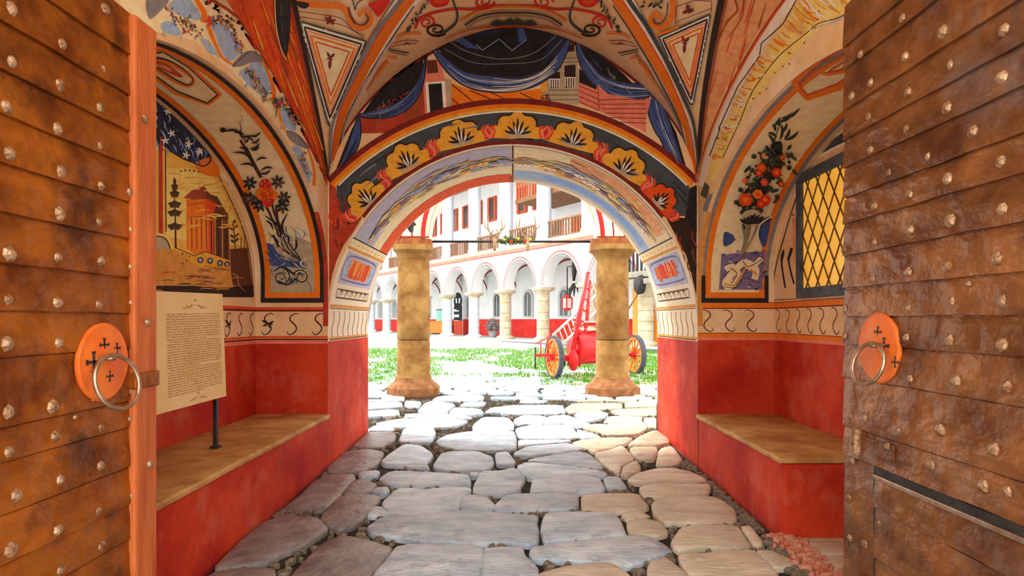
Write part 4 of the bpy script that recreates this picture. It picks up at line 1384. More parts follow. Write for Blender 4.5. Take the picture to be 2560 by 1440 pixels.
class Paint:
    """one painted motif: strokes and fills traced over the wall, gathered into one thin skin on the plaster"""
    def __init__(self, name, parent, base=0, T=None, surf=None):
        self.name, self.parent = name, parent
        self.V, self.F, self.M, self.mats = [], [], [], []
        self.layer = base
        self.T = T or (0, 0, 1.0)
        nm_ = parent.name
        self.host = [HOSTS[nm_]] + ([HOSTS[nm_.replace('_vault', '_end')]] if nm_.endswith('_vault') else []) if nm_ in HOSTS else None
        self.surf = surf          # optional own mapping (u, v, off) -> point instead of sight lines
    def at(self, p, off):
        if self.surf:
            return self.surf(p[0], p[1], off)
        ox, oy, s_ = self.T
        return hit(ox + p[0] / s_, oy + p[1] / s_, off, self.host)
    def mi(self, c):
        if c not in self.mats:
            self.mats.append(c)
        return self.mats.index(c)
    def off(self):
        self.layer += 1
        flat = self.parent.name in ('wall_far', 'wall_left', 'wall_right') or 'niche_back' in self.parent.name or 'niche_end' in self.parent.name
        return 0.0012 + (0.00004 if flat else 0.00025 if self.parent.name == 'ceiling' else 0.00006 if self.parent.name == 'wall_archway' else 0.00018) * self.layer
    def line(self, c, w, pts, smooth=True, closed=False, taper=(1, 1), step=None, belly=0.0):
        st = step or (6.0 * self.T[2] if not self.surf else 0.03)
        if smooth:
            P = catmull(pts, closed, st)
        else:
            P = []
            pp = [Vector(p) for p in pts] + ([Vector(pts[0])] if closed else [])
            for a, b in zip(pp, pp[1:]):
                m = max(1, int((b - a).length / st))
                P += [a.lerp(b, i / m) for i in range(m)]
            if not closed:
                P.append(pp[-1])
        if closed:
            P = P + [P[0]]
        n = len(P)
        if n < 2:
            return self
        off = self.off()
        k0 = len(self.V)
        ids = []
        for i, p in enumerate(P):
            a, b = P[max(i - 1, 0)], P[min(i + 1, n - 1)]
            if closed and i in (0, n - 1):
                a, b = P[n - 2], P[1]
            t = b - a
            if t.length < 1e-9:
                t = Vector((1, 0))
            nn = Vector((-t.y, t.x)).normalized()
            f = i / (n - 1)
            ww = w * 0.5 * (taper[0] + (taper[1] - taper[0]) * f) * (1 + belly * math.sin(PI * f))
            q0, q1 = self.at(p + nn * ww, off), self.at(p - nn * ww, off)
            if q0 is None or q1 is None:
                ids.append(None)
                continue
            ids.append(len(self.V))
            self.V += [q0, q1]
        m = self.mi(c)
        for a, b in zip(ids, ids[1:]):
            if a is None or b is None:
                continue
            if (self.V[a] - self.V[b]).length > 0.6:
                continue
            self.F.append((a, a + 1, b + 1, b))
            self.M.append(m)
        return self
    def fill(self, c, pts, smooth=False, cell=None):
        cell = cell or (15.0 * self.T[2] if not self.surf else 0.12)
        P = catmull(pts, True, cell * 0.4) if smooth else [Vector(p) for p in pts]
        off = self.off()
        bm = bmesh.new()
        vs_ = [bm.verts.new((p.x, p.y, 0)) for p in P]
        tris = tessellate_polygon([[Vector((p.x, p.y, 0)) for p in P]])
        for t in tris:
            try:
                bm.faces.new([vs_[i] for i in t])
            except ValueError:
                pass
        x0, x1 = min(p.x for p in P), max(p.x for p in P)
        y0, y1 = min(p.y for p in P), max(p.y for p in P)
        for axis, a, b in ((0, x0, x1), (1, y0, y1)):
            k = math.floor(a / cell) + 1
            while k * cell < b:
                co = (k * cell, 0, 0) if axis == 0 else (0, k * cell, 0)
                no = (1, 0, 0) if axis == 0 else (0, 1, 0)
                bmesh.ops.bisect_plane(bm, geom=bm.verts[:] + bm.edges[:] + bm.faces[:], plane_co=co, plane_no=no, dist=1e-6)
                k += 1
        m = self.mi(c)
        idx = {}
        for v in bm.verts:
            q = self.at((v.co.x, v.co.y), off)
            if q is not None:
                idx[v] = len(self.V)
                self.V.append(q)
        for f in bm.faces:
            if all(v in idx for v in f.verts):
                q = [self.V[idx[v]] for v in f.verts]
                if max((a - q[0]).length for a in q) < 0.9:
                    self.F.append(tuple(idx[v] for v in f.verts))
                    self.M.append(m)
        bm.free()
        return self
    def dot(self, c, x, y, r, ry=None, n=12):
        ry = ry or r
        return self.fill(c, [(x + r * math.cos(2 * PI * k / n), y + ry * math.sin(2 * PI * k / n)) for k in range(n)], cell=max(r, ry) * 4)
    def leaf(self, c, x0, y0, x1, y1, w, curve=0.0):
        mx, my = (x0 + x1) / 2 - (y1 - y0) * curve, (y0 + y1) / 2 + (x1 - x0) * curve
        return self.line(c, w, [(x0, y0), (mx, my), (x1, y1)], taper=(0.2, 0.2), belly=6.0)
    def spiral(self, c, w, x, y, r, turns=1.6, a0=0.0, cw=1, sq=1.0, taper=(1, 0.5)):
        pts = []
        n = int(14 * turns)
        for i in range(n + 1):
            f = i / n
            a = a0 + cw * 2 * PI * turns * f
            rr_ = r * (1 - 0.85 * f)
            pts.append((x + rr_ * math.cos(a), y + rr_ * math.sin(a) * sq))
        return self.line(c, w, pts, taper=taper)
    def done(self):
        if not self.F:
            return None
        me = bpy.data.meshes.new(self.name)
        me.from_pydata([tuple(v) for v in self.V], [], self.F)
        for c in self.mats:
            me.materials.append(paint_mat(c))
        me.polygons.foreach_set('material_index', self.M)
        me.update()
        o = bpy.data.objects.new(self.name, me)
        C.objects.link(o)
        o.parent = self.parent
        return o

rp = random.Random(21)
def jit(a):
    return rp.uniform(-a, a)
def arc_pts(cx_, cy_, r, a0, a1, n=40):
    return [(cx_ + r * math.cos(math.radians(a0 + (a1 - a0) * i / n)), cy_ - r * math.sin(math.radians(a0 + (a1 - a0) * i / n))) for i in range(n + 1)]

# ============ far wall: red and dark corners beside the arch
p = Paint('painted_corner', wall_far)
p.fill('brick', [(823, 455), (838, 466), (850, 505), (852, 528), (905, 545), (880, 585), (860, 612), (842, 650), (830, 690), (823, 730)])
for _ in range(16):
    x, y = 826 + rp.random() * 40, 480 + rp.random() * 130
    p.line(rp.choice(['red', 'dred', 'rust', 'dorange']), 5, [(x, y), (x + jit(6), y + 14), (x + jit(9), y + 30)], taper=(0.4, 1))
p.done()
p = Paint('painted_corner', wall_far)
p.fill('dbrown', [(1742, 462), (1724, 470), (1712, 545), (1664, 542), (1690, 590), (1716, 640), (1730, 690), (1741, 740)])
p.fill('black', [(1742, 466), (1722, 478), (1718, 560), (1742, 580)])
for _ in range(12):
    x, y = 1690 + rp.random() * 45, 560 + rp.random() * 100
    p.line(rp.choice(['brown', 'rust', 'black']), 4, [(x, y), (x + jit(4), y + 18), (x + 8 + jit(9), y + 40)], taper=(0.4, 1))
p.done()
# ============ archivolt: slate band with golden clouds
p = Paint('painted_archivolt', wall_far)
outer = arc_pts(1282, 884, 612, 136, 44)
inner = arc_pts(1282, 825, 466, 37.5, 142.5)
p.fill('slate', outer + [(1724, 486), (1712, 540)] + inner + [(852, 530), (842, 490)])
for i in range(26):
    a = 138 - 96 * rp.random()
    q = arc_pts(1282, 880, 590 - rp.random() * 60, a, a - 5, 4)
    p.line(rp.choice(['dgreen', 'grey', 'dblue']), 6, q, taper=(0.2, 1))
p.line('orange', 20, arc_pts(1282, 884, 618, 137, 43.3), step=12)
p.line('gold', 7, arc_pts(1282, 884, 611, 136.5, 43.5), step=12)
p.line('dred', 14, arc_pts(1282, 884, 631, 137, 43), step=12)
p.line('white', 4, arc_pts(1282, 884, 605, 136, 44), step=12)
p.line('dred', 9, arc_pts(1282, 825, 469, 143, 37), step=12)
p.done()
def cloud(x, y, ang, w, h, mirror=1, rosy=False):
    p = Paint('painted_cloud', wall_far, base=14)
    ca, sa = math.cos(ang), math.sin(ang)
    def L_(u, v):
        return (x + u * w * ca * mirror + v * h * sa, y + u * w * sa * mirror - v * h * ca)
    shape = [(-.62, -.34), (-.66, -.1), (-.55, .02), (-.42, .04), (-.40, .22), (-.30, .34), (-.16, .34), (-.08, .46), (.06, .48), (.14, .36), (.30, .32), (.38, .18), (.38, .02), (.52, .0), (.60, -.12), (.58, -.34)]
    p.fill('ink', [L_(u * 1.07, v * 1.1 + .02) for u, v in shape], smooth=True)
    p.fill('gold' if not rosy else 'dorange', [L_(u, v) for u, v in shape], smooth=True)
    for k in range(4):
        for s_ in (-1, 1):
            p.line(('rose', 'red', 'pink', 'dorange')[k], 7, [L_(s_ * (.50 + k * .05), -.32), L_(s_ * (.56 + k * .06), -.1), L_(s_ * (.46 + k * .07), .06)], taper=(1, .5))
    p.fill('stone', [L_(-.22, -.30), L_(-.16, -.12), L_(0, .02), L_(.16, -.12), L_(.24, -.30)], smooth=True)
    for u1, v1 in ((0, .30), (-.10, .20), (.12, .20), (-.22, .04), (.24, .04), (-.28, -.12), (.30, -.12)):
        p.leaf('ink', *L_(u1 * .2, -.22), *L_(u1, v1), 4.5)
    for u1, v1 in ((0.04, .12), (-.06, .05), (.14, -.06)):
        p.leaf('white', *L_(u1 * .3, -.22), *L_(u1, v1), 3)
    p.done()
for x, y, w, h in ((912, 492, 100, 84), (1014, 398, 112, 84), (1150, 338, 118, 80), (1294, 318, 120, 80), (1436, 342, 120, 80), (1566, 412, 116, 84)):
    cloud(x, y, math.atan2(x - 1282, (880 - y) * 1.05), w, h)
cloud(1657, 497, math.radians(47), 84, 72, rosy=True)

# ============ lunette mural: painted houses behind a blue curtain
p = Paint('painted_house', wall_far)
p.fill('brick', [(898, 290), (960, 262), (1066, 205), (1066, 300), (1030, 312), (985, 332), (898, 334)])
p.fill('rust', [(1000, 250), (1060, 215), (1058, 290), (1010, 300)])
p.fill('pink', [(1057, 200), (1118, 196), (1124, 286), (1064, 300)])
p.fill('white', [(1063, 206), (1112, 203), (1118, 284), (1069, 294)])
p.fill('black', [(1071, 211), (1104, 208), (1109, 284), (1076, 290)])
p.fill('pink', [(1058, 150), (1100, 148), (1112, 198), (1058, 200)])
p.fill('brown', [(1068, 152), (1092, 150), (1096, 182), (1068, 184)])
p.fill('stone', [(1113, 196), (1128, 200), (1130, 284), (1121, 286)])
p.done()
p = Paint('painted_roof', wall_far)
p.fill('orange', [(1122, 205), (1150, 217), (1200, 229), (1300, 229), (1350, 222), (1374, 236), (1380, 262), (1300, 257), (1250, 256), (1150, 272), (1124, 280)])
for a, b in (((1130, 212), (1195, 264)), ((1175, 226), (1250, 258)), ((1228, 232), (1285, 258)), ((1122, 240), (1160, 272)), ((1300, 232), (1360, 262))):
    p.line('brown', 3, [a, b], smooth=False)
p.done()
p = Paint('painted_house', wall_far)
p.fill('stone', [(1345, 262), (1352, 240), (1366, 222), (1366, 176), (1404, 132), (1440, 120), (1448, 200), (1447, 262), (1400, 262)])
p.fill('gold', [(1352, 196), (1366, 190), (1366, 228), (1352, 232)])
for x0, x1, y0, y1 in ((1373, 1400, 182, 221), (1411, 1439, 164, 219), (1420, 1436, 112, 130)):
    p.fill('dbrown', [(x0, y0), (x1, y0 - 2), (x1, y1 - 2), (x0, y1)])
for x0, x1, y0, y1 in ((1373, 1400, 198, 219), (1411, 1439, 194, 217)):
    p.line('white', 2.5, [(x0, y0), (x1, y0)], smooth=False)
    for k in range(5):
        xx = x0 + 2 + k * (x1 - x0 - 4) / 4
        p.line('white', 3, [(xx, y0), (xx, y1)], smooth=False)
for y in (146, 156, 226, 238, 250):
    p.line('brown', 1.6, [(1370 if y > 200 else 1405, y), (1446, y - 1)], smooth=False)
p.fill('pink', [(1446, 205), (1490, 224), (1494, 212), (1520, 235), (1600, 250), (1628, 246), (1614, 300), (1616, 332), (1560, 304), (1500, 278), (1447, 258)])
for k in range(6):
    y = 262 + k * 10
    p.line('dred', 1.8, [(1494 + k * 6, y - 12 + k), (1616, y - 14 + k * 2)], smooth=False)
for k in range(4):
    p.line('dred', 1.8, [(1448, 215 + k * 13), (1496, 234 + k * 14)], smooth=False)
p.line('rust', 2, [(1495, 214), (1498, 276)], smooth=False)
p.done()
p = Paint('painted_curtain', wall_far)
p.fill('black', [(1066, 120), (1062, 180), (1040, 230), (980, 272), (925, 284), (903, 288), (930, 250), (975, 198), (1010, 162), (1040, 136)])
p.fill('black', [(1085, 104), (1180, 76), (1290, 70), (1395, 78), (1428, 88), (1402, 170), (1340, 212), (1250, 222), (1180, 202), (1120, 160)])
p.fill('black', [(1440, 94), (1500, 136), (1560, 186), (1606, 234), (1560, 225), (1480, 170)])
p.fill('black', [(1448, 170), (1470, 190), (1494, 212), (1490, 226), (1448, 208)])
p.fill('black', [(898, 290), (880, 322), (860, 372), (838, 430), (834, 452), (852, 430), (900, 340)])
p.fill('black', [(1630, 235), (1662, 275), (1690, 330), (1716, 420), (1704, 424), (1650, 352)])
# swags
sw1 = [(1069, 122), (1062, 152), (1045, 200), (1010, 244), (960, 270), (898, 287), (925, 296), (985, 291), (1030, 264), (1055, 222), (1064, 172)]
sw2 = [(1076, 112), (1120, 150), (1165, 180), (1230, 190), (1300, 192), (1360, 172), (1396, 130), (1426, 88), (1418, 130), (1392, 178), (1345, 212), (1290, 228), (1220, 230), (1160, 214), (1110, 172)]
sw3 = [(1438, 88), (1465, 140), (1505, 186), (1560, 206), (1622, 212), (1636, 232), (1600, 248), (1550, 245), (1490, 217), (1450, 162)]
tl1 = [(896, 290), (903, 330), (892, 375), (868, 398), (838, 447), (846, 420), (868, 370), (884, 320)]
tl2 = [(1630, 232), (1656, 260), (1672, 300), (1692, 360), (1708, 418), (1690, 408), (1662, 376), (1652, 350), (1638, 330), (1622, 290), (1618, 255)]
for s_ in (sw1, sw2, sw3, tl1, tl2):
    p.fill('blue', s_, smooth=True)
    p.line('ink', 3, s_, closed=True)
def streaks(A, B, n, cols, w):
    for i in range(n):
        f = rp.random()
        P = [(a[0] + (b[0] - a[0]) * f + jit(2), a[1] + (b[1] - a[1]) * f + jit(2)) for a, b in zip(A, B)]
        k0 = rp.randrange(0, max(1, len(P) - 2))
        p.line(rp.choice(cols), w * rp.uniform(.6, 1.3), P[k0:], taper=(.2, .3), belly=1.0)
cs = ['lblue', 'dblue', 'grey', 'dblue', 'lblue', 'black', 'white']
streaks([(1068, 130), (1058, 170), (1038, 215), (1000, 252), (950, 276), (905, 287)], [(1068, 140), (1064, 190), (1048, 230), (1015, 268), (975, 288), (920, 294)], 12, cs, 3)
streaks([(1082, 118), (1120, 152), (1170, 184), (1235, 194), (1300, 195), (1355, 178), (1395, 135)], [(1090, 140), (1120, 178), (1165, 212), (1225, 226), (1290, 224), (1340, 208), (1385, 180)], 20, cs, 4)
streaks([(1440, 95), (1466, 142), (1506, 190), (1560, 210), (1618, 216)], [(1446, 130), (1458, 170), (1495, 215), (1550, 240), (1625, 238)], 14, cs, 3)
streaks([(898, 300), (890, 340), (870, 385), (845, 435)], [(902, 330), (896, 365), (880, 392), (850, 432)], 8, cs, 3)
streaks([(1626, 245), (1640, 300), (1665, 350), (1695, 405)], [(1650, 262), (1665, 310), (1685, 365), (1702, 412)], 10, cs, 3)
# folds in the dark upper curtain
p.fill('blue', [(1123, 94), (1150, 90), (1200, 124), (1170, 120)])
p.fill('dblue', [(1175, 86), (1260, 72), (1240, 84), (1190, 90)])
p.fill('blue', [(1292, 70), (1310, 72), (1318, 98), (1298, 108)])
p.fill('dblue', [(1380, 80), (1424, 90), (1400, 130), (1350, 168)])
p.line('lblue', 2, [(1190, 112), (1206, 126), (1248, 98), (1280, 127), (1316, 100)], smooth=False)
p.line('grey', 2, [(1125, 105), (1170, 130), (1250, 148), (1330, 135), (1390, 90)])
p.line('grey', 1.6, [(1110, 122), (1180, 156), (1260, 160), (1350, 150), (1405, 100)])
for _ in range(14):
    x, y = 930 + rp.random() * 110, 0
    y = 285 - (x - 930) * 1.05 + rp.random() * 40
    p.line(rp.choice(['brown', 'grey', 'dblue']), 2.2, [(x, y), (x + 10, y - 12), (x + 12 + jit(6), y - 26)], taper=(.3, 1))
for _ in range(10):
    x = 1470 + rp.random() * 110
    y = 130 + (x - 1470) * .75 + rp.random() * 24
    p.line(rp.choice(['blue', 'grey', 'dblue']), 2.4, [(x, y), (x + 8, y + 16), (x + 20, y + 26)], taper=(.3, 1))
p.done()
# dark red edge where the wall meets the vault
p = Paint('painted_edge', wall_far, surf=lambda x, v, off: Vector((x, YF - off, zA(x) - 0.012 - v)))
p.line('dred', 0.05, [(x, 0.0) for x in lin(-1.76, 1.76, 60)], step=0.05)
p.done()

# ============ vault: orange webs, ribs, triangles and scrolls
p = Paint('painted_web', ceiling)
p.fill('dorange', [(817, 452), (798, 400), (762, 322), (704, 226), (640, 112), (566, 0), (500, -100), (690, -100), (728, 0), (758, 130), (786, 270), (806, 380), (819, 450)])
for _ in range(70):
    f = rp.random()
    y = -60 + 480 * f
    xl, xr = 566 + (817 - 566) * ((y + 0) / 450) ** .85 if y > 0 else 540, 728 + 90 * max(y, 0) / 450
    x = xl + (xr - xl) * (0.15 + 0.7 * rp.random())
    p.line(rp.choice(['orange', 'orange', 'red', 'dorange', 'rust', 'gold']), 5 * (1.3 - f), [(x, y), (x + 12, y + 34), (x + 26, y + 74)], taper=(.2, .6), belly=1.0)
p.fill('ink', [(684, -60), (688, 50), (699, 108), (714, 142), (723, 75), (726, -60)])
p.line('slate', 5, [(698, -40), (703, 60), (711, 120)], taper=(1, .3))
p.line('cream', 2, [(683, -60), (687, 50), (698, 110), (713, 144)])
p.done()
p = Paint('painted_web', ceiling)
p.fill('peach', [(1748, 452), (1752, 385), (1790, 282), (1828, 192), (1890, 90), (1953, 0), (2010, -90), (1826, -90), (1806, 0), (1786, 90), (1766, 220), (1753, 330)])
for _ in range(40):
    f = rp.random()
    y = -50 + 460 * f
    xr, xl = 1953 - 205 * (max(y, 0) / 450) ** .85, 1806 - 56 * max(y, 0) / 450
    x = xl + (xr - xl) * (0.1 + 0.75 * rp.random())
    p.line(rp.choice(['ochre', 'peach', 'rust', 'dorange', 'pink']), 4 * (1.3 - f), [(x, y), (x - 10, y + 34), (x - 20, y + 66)], taper=(.2, .5), belly=1.0)
p.line('rust', 5, [(1830, -20), (1845, 20), (1820, 50), (1800, 90), (1790, 120)], taper=(1, .4))
p.line('rust', 4, [(1860, -20), (1858, 30), (1838, 70), (1812, 100)], taper=(1, .3))
p.done()
# creases
p = Paint('painted_crease', ceiling, base=60)
p.line('dbrown', 12, [(817, 450), (803, 350), (778, 215), (748, 70), (733, 0), (715, -80)], taper=(.5, 1.1))
p.line('rust', 5, [(812, 440), (794, 340), (768, 210), (738, 70), (722, 0)], taper=(.4, 1))
p.line('dbrown', 17, [(1747, 455), (1752, 340), (1764, 225), (1785, 95), (1804, 0), (1820, -80)], taper=(.5, 1.1))
p.line('rust', 5, [(1752, 440), (1760, 340), (1774, 230), (1798, 90), (1816, 0)], taper=(.4, 1))
p.done()
# diagonal ribs
p = Paint('painted_rib', ceiling, base=64)
p.line('white', 58, [(826, 440), (838, 320), (868, 240), (908, 162), (962, 70), (1012, 0), (1080, -80)], taper=(.25, 1))
p.line('orange', 26, [(830, 455), (838, 354), (858, 271), (890, 208), (925, 142), (967, 69), (1015, 0), (1075, -80)], taper=(.45, 1.1))
p.line('dorange', 3, [(827, 440), (830, 350), (850, 265), (880, 204), (913, 138), (954, 65), (1000, 0)])
p.line('grey', 12, [(822, 420), (824, 330), (835, 285), (856, 240), (887, 173), (917, 112), (950, 58), (994, 4), (1050, -80)], taper=(.4, 1.1))
p.line('slate', 3.5, [(843, 375), (866, 290), (900, 222), (940, 150), (985, 78), (1032, 10)])
p.line('lav', 4, [(838, 420), (860, 310), (886, 250), (905, 212), (932, 168), (960, 120), (985, 88)])
p.done()
p = Paint('painted_rib', ceiling, base=64)
p.line('white', 58, [(1742, 440), (1722, 320), (1688, 240), (1640, 145), (1595, 58), (1560, 0), (1500, -80)], taper=(.25, 1))
p.line('orange', 26, [(1741, 455), (1727, 370), (1709, 293), (1695, 253), (1662, 187), (1625, 122), (1583, 56), (1548, 0), (1490, -80)], taper=(.45, 1.1))
p.line('dorange', 3, [(1744, 440), (1736, 360), (1718, 290), (1672, 182), (1636, 118), (1596, 52), (1560, 0)])
p.line('slate', 12, [(1747, 400), (1742, 340), (1733, 293), (1709, 234), (1681, 173), (1648, 112), (1615, 54), (1578, 0), (1530, -80)], taper=(.4, 1.1))
p.line('slate', 3.5, [(1722, 380), (1700, 295), (1650, 195), (1612, 128), (1570, 60), (1535, 8)])
p.line('grey', 4, [(1728, 420), (1706, 320), (1672, 250), (1640, 205), (1610, 160), (1590, 128)])
p.done()
# triangles between the ribs
def tri(corners, rings, leaf_at, flip):
    p = Paint('painted_triangle', ceiling, base=74)
    A, B, D = [Vector(c) for c in corners]
    p.fill('cream', [A, B, D])
    G = (A + B + D) / 3
    for col, w, f in rings:
        p.line(col, w, [A.lerp(G, f), B.lerp(G, f), D.lerp(G, f)], smooth=False, closed=True)
    x, y = leaf_at
    p.leaf('dred', x, y, x - 8, y - 16, 5); p.leaf('dred', x, y, x + 11, y - 12, 5); p.leaf('dred', x, y, x - 2, y + 28, 6)
    p.leaf('dred', x, y, x - 9, y + 2, 3); p.leaf('dred', x, y, x + 6, y + 5, 3)
    p.done()
rg_ = [('slate', 5, 0.03), ('white', 4, 0.10), ('ink', 4.5, 0.16), ('pink', 3, 0.25), ('orange', 5, 0.36), ('dorange', 3.5, 0.50)]
tri(((745, 44), (914, 96), (819, 318)), rg_, (822, 140), 1)
tri(((1648, 86), (1780, 26), (1733, 268)), rg_, (1715, 100), -1)
p = Paint('painted_scroll', ceiling, base=78)
p.line('dred', 1.8, [(735, 20), (800, 30), (850, 40), (880, 70), (908, 82)])
p.line('dred', 1.8, [(738, 34), (800, 44), (860, 60), (905, 88)])
p.line('orange', 17, [(740, 0), (800, 6), (846, 10), (864, 26), (874, 50), (896, 66), (918, 58), (925, 38), (914, 22), (898, 26), (894, 36)], taper=(1, .5))
p.line('dred', 3, [(868, 10), (876, 36), (890, 54), (908, 54), (917, 40), (909, 27)])
p.line('brown', 4, [(866, 12), (872, 36), (884, 54)], taper=(.4, 1))
p.fill('red', [(918, 2), (970, -8), (955, 22), (940, 36), (930, 22)], smooth=True)
p.fill('ink', [(735, -5), (770, 2), (762, 14), (744, 10)], smooth=True)
for dx, dy in ((-14, -12), (0, -16), (14, -6), (-10, 4), (10, 6)):
    p.leaf('dred', 822, 48, 822 + dx, 48 + dy, 5)
p.line('slate', 3, [(884, 18), (890, 0), (905, -10)]); p.line('slate', 3, [(884, 18), (880, 0), (876, -14)])
p.done()
p = Paint('painted_scroll', ceiling, base=78)
p.line('orange', 17, [(1684, -30), (1686, 10), (1678, 44), (1658, 64), (1636, 60), (1628, 44), (1638, 30), (1652, 34), (1654, 44)], taper=(1, .5))
p.line('dred', 3, [(1672, 0), (1668, 34), (1654, 52), (1640, 50), (1636, 40)])
p.line('dred', 2, [(1692, 56), (1692, 10), (1740, -6), (1782, -4), (1780, 24)], smooth=False)
p.line('dred', 1.8, [(1690, 50), (1730, 34), (1780, 14)], smooth=False)
for dx, dy in ((-16, 6), (-4, -16), (14, -2), (4, 6), (0, -6)):
    p.leaf('dred', 1724, 20, 1724 + dx, 20 + dy, 7)
p.line('orange', 6, [(1640, 82), (1668, 74), (1700, 60)])
for _ in range(10):
    x, y = 1602 + rp.random() * 60, rp.random() * 14
    p.leaf(rp.choice(['dgreen', 'green', 'slate']), x, y, x + jit(14), y - 10 + jit(8), 5)
p.done()
# far web: red and dark scrolls either side of the crown
for sgn in (-1, 1):
    p = Paint('painted_scroll', ceiling, base=30)
    X = lambda x: x if sgn < 0 else 2 * 1284 - x
    L2_ = lambda pts: [(X(x), y) for x, y in pts]
    p.line('red', 6, L2_([(1037, 70), (1046, 48), (1070, 34), (1100, 26), (1140, 20), (1180, 21), (1215, 14), (1284, 12)]))
    p.line('orange', 5, L2_([(1150, 50), (1185, 30), (1230, 16), (1284, 13)]))
    p.spiral('red', 5.5, X(1066), 54, 24, 1.8, PI if sgn < 0 else 0, 1 if sgn < 0 else -1, .75)
    p.spiral('ink', 6, X(1090), 72, 28, 1.7, 0.6 if sgn < 0 else PI - .6, 1 if sgn < 0 else -1, .6)
    p.line('slate', 7, L2_([(1122, -40), (1132, 0), (1142, 30), (1140, 52), (1122, 70), (1100, 84)]), taper=(.6, 1))
    p.spiral('red', 6, X(1210), 2, 26, 1.7, 0, 1 if sgn < 0 else -1, .7)
    p.fill('red', L2_([(1072, -6), (1120, -14), (1118, 8), (1095, 16), (1078, 10)]), smooth=True)
    p.fill('dorange', L2_([(1082, -4), (1110, -8), (1108, 4), (1090, 8)]), smooth=True)
    for k in range(26):
        f = k / 25
        x, y = 1014 + 52 * f, 78 - 78 * f
        p.leaf(rp.choice(['green', 'dgreen', 'slate', 'slate']), X(x), y, X(x + jit(9)), y + jit(9), 4)
    p.line('orange', 5, L2_([(990, 92), (1004, 84), (1018, 80), (1050, 80)]))
    p.line('dred', 2, L2_([(980, 104), (1010, 96), (1044, 98)])); p.line('dred', 2, L2_([(974, 112), (1008, 106), (1040, 104)]))
    p.line('dred', 3, L2_([(1008, 108), (1014, 102), (1022, 108)]))
    p.line('ink', 3, L2_([(968, 118), (1000, 125), (1020, 128)])); p.line('slate', 2.5, L2_([(968, 124), (998, 131), (1014, 134)]))
    p.line('orange', 4, L2_([(964, 138), (990, 142)])); p.line('orange', 7, L2_([(936, 190), (956, 160), (968, 150)])); p.line('peach', 6, L2_([(915, 225), (935, 195), (952, 175)]))
    p.line('ink', 3.5, L2_([(1160, 58), (1196, 36), (1240, 27), (1284, 26)]))
    p.line('grey', 3, L2_([(1165, 64), (1200, 44), (1245, 35), (1284, 34)]))
    p.fill('slate', L2_([(1222, 56), (1240, 44), (1258, 50), (1276, 40), (1284, 48), (1284, 56), (1240, 60)]))
    p.line('dorange', 5, L2_([(1110, 92), (1150, 76), (1200, 64), (1284, 60)]), taper=(.4, 1))
    for _ in range(5):
        x, y = 1110 + rp.random() * 60, 34 + rp.random() * 10
        p.leaf('gold', X(x), y, X(x + jit(10)), y + jit(6), 3)
    p.done()
# red lines along the wall arches
for s in (-1, 1):
    p = Paint('painted_edge', walls[s], surf=lambda y, v, off, s=s: Vector((s * (W - off), y, zF(y, s) - 0.03 - v)))
    p.line('red' if s < 0 else 'dorange', 0.06 if s < 0 else 0.035, [(y, 0.0) for y in cos_space(YN + .04, YF - .03, 60)], step=0.06)
    p.line('rust', 0.02, [(y, -0.018) for y in cos_space(YN + .04, YF - .03, 60)], step=0.06)
    p.done()
# ============ archway lining: flower garlands, blue and orange bands
def arch_surf(u, v, off):
    """u: 0..1 around the barrel from left spring to right, v: depth in metres from the front"""
    r = W - off
    if u < 0:
        return Vector((-r, YF + v, SPR + u * PI * W))
    if u > 1:
        return Vector((r, YF + v, SPR - (u - 1) * PI * W))
    th = PI * (1 - u)
    return Vector((r * math.cos(th), YF + v, SPR + r * math.sin(th)))
DV = YB - YF
SC = PI * W
def PA(name, base=0):
    # work in metres: x along the barrel, y into depth
    return Paint(name, arch_lining, base, surf=lambda x, y, off: arch_surf(x / SC, y, off))
us = lambda u0, u1, v, n=40: [(SC * (u0 + (u1 - u0) * i / n), v) for i in range(n + 1)]
p = PA('painted_arch_panel')
p.fill('lav', us(.165, .497, .10) + us(.497, .165, .85), cell=.06)
p.fill('dorange', us(.165, .497, 1.22) + us(.497, .165, DV - .02), cell=.06)
p.fill('cream', us(.165, .497, .86) + us(.497, .165, 1.21), cell=.06)
p.line('ink', 0.012, us(.165, .497, .07)); p.line('ink', .012, us(.165, .497, 1.23))
p.done()
p = PA('painted_arch_panel')
p.fill('cream', us(.503, .835, .10) + us(.835, .503, .80), cell=.06)
p.fill('peach', us(.60, .82, .12) + us(.82, .60, .5), cell=.06)
p.fill('sky', us(.503, .835, 1.05) + us(.835, .503, 1.45), cell=.06)
p.fill('lblue', us(.56, .82, 1.12) + us(.82, .56, 1.36), cell=.06)
p.line('ink', 0.012, us(.503, .835, .07)); p.line('ochre', .03, us(.503, .835, 1.5))
p.done()
for u0, u1, dv in ((.19, .49, .62), (.51, .81, .66)):
    p = PA('painted_garland', 8)
    for k in range(240):
        u = u0 + (u1 - u0) * rp.random()
        wv = .34 * math.sin(PI * (u - u0) / (u1 - u0)) ** .6
        v = dv + rp.gauss(0, .42) * wv
        a = rp.uniform(-.5, .5)
        L_ = rp.uniform(.06, .16)
        p.leaf(rp.choice(['yellow', 'ochre', 'stone', 'cream', 'white', 'yellow', 'gold', 'lav', 'stone', 'cream', 'lblue']), SC * u - L_ * math.cos(a), v - L_ * math.sin(a), SC * u + L_ * math.cos(a), v + L_ * math.sin(a), rp.uniform(.018, .04), rp.uniform(-.3, .3))
    for k in range(16):
        u = u0 + (u1 - u0) * (k + .5) / 16
        v = dv + jit(.12)
        c = rp.choice(['gold', 'white', 'violet', 'lblue', 'yellow'])
        for q in range(5):
            a = 2 * PI * q / 5 + k
            p.dot(c, SC * u + .04 * math.cos(a), v + .04 * math.sin(a), .03, n=7)
        p.dot('dorange', SC * u, v, .02, n=7)
    p.done()
p = PA('painted_keystone_line')
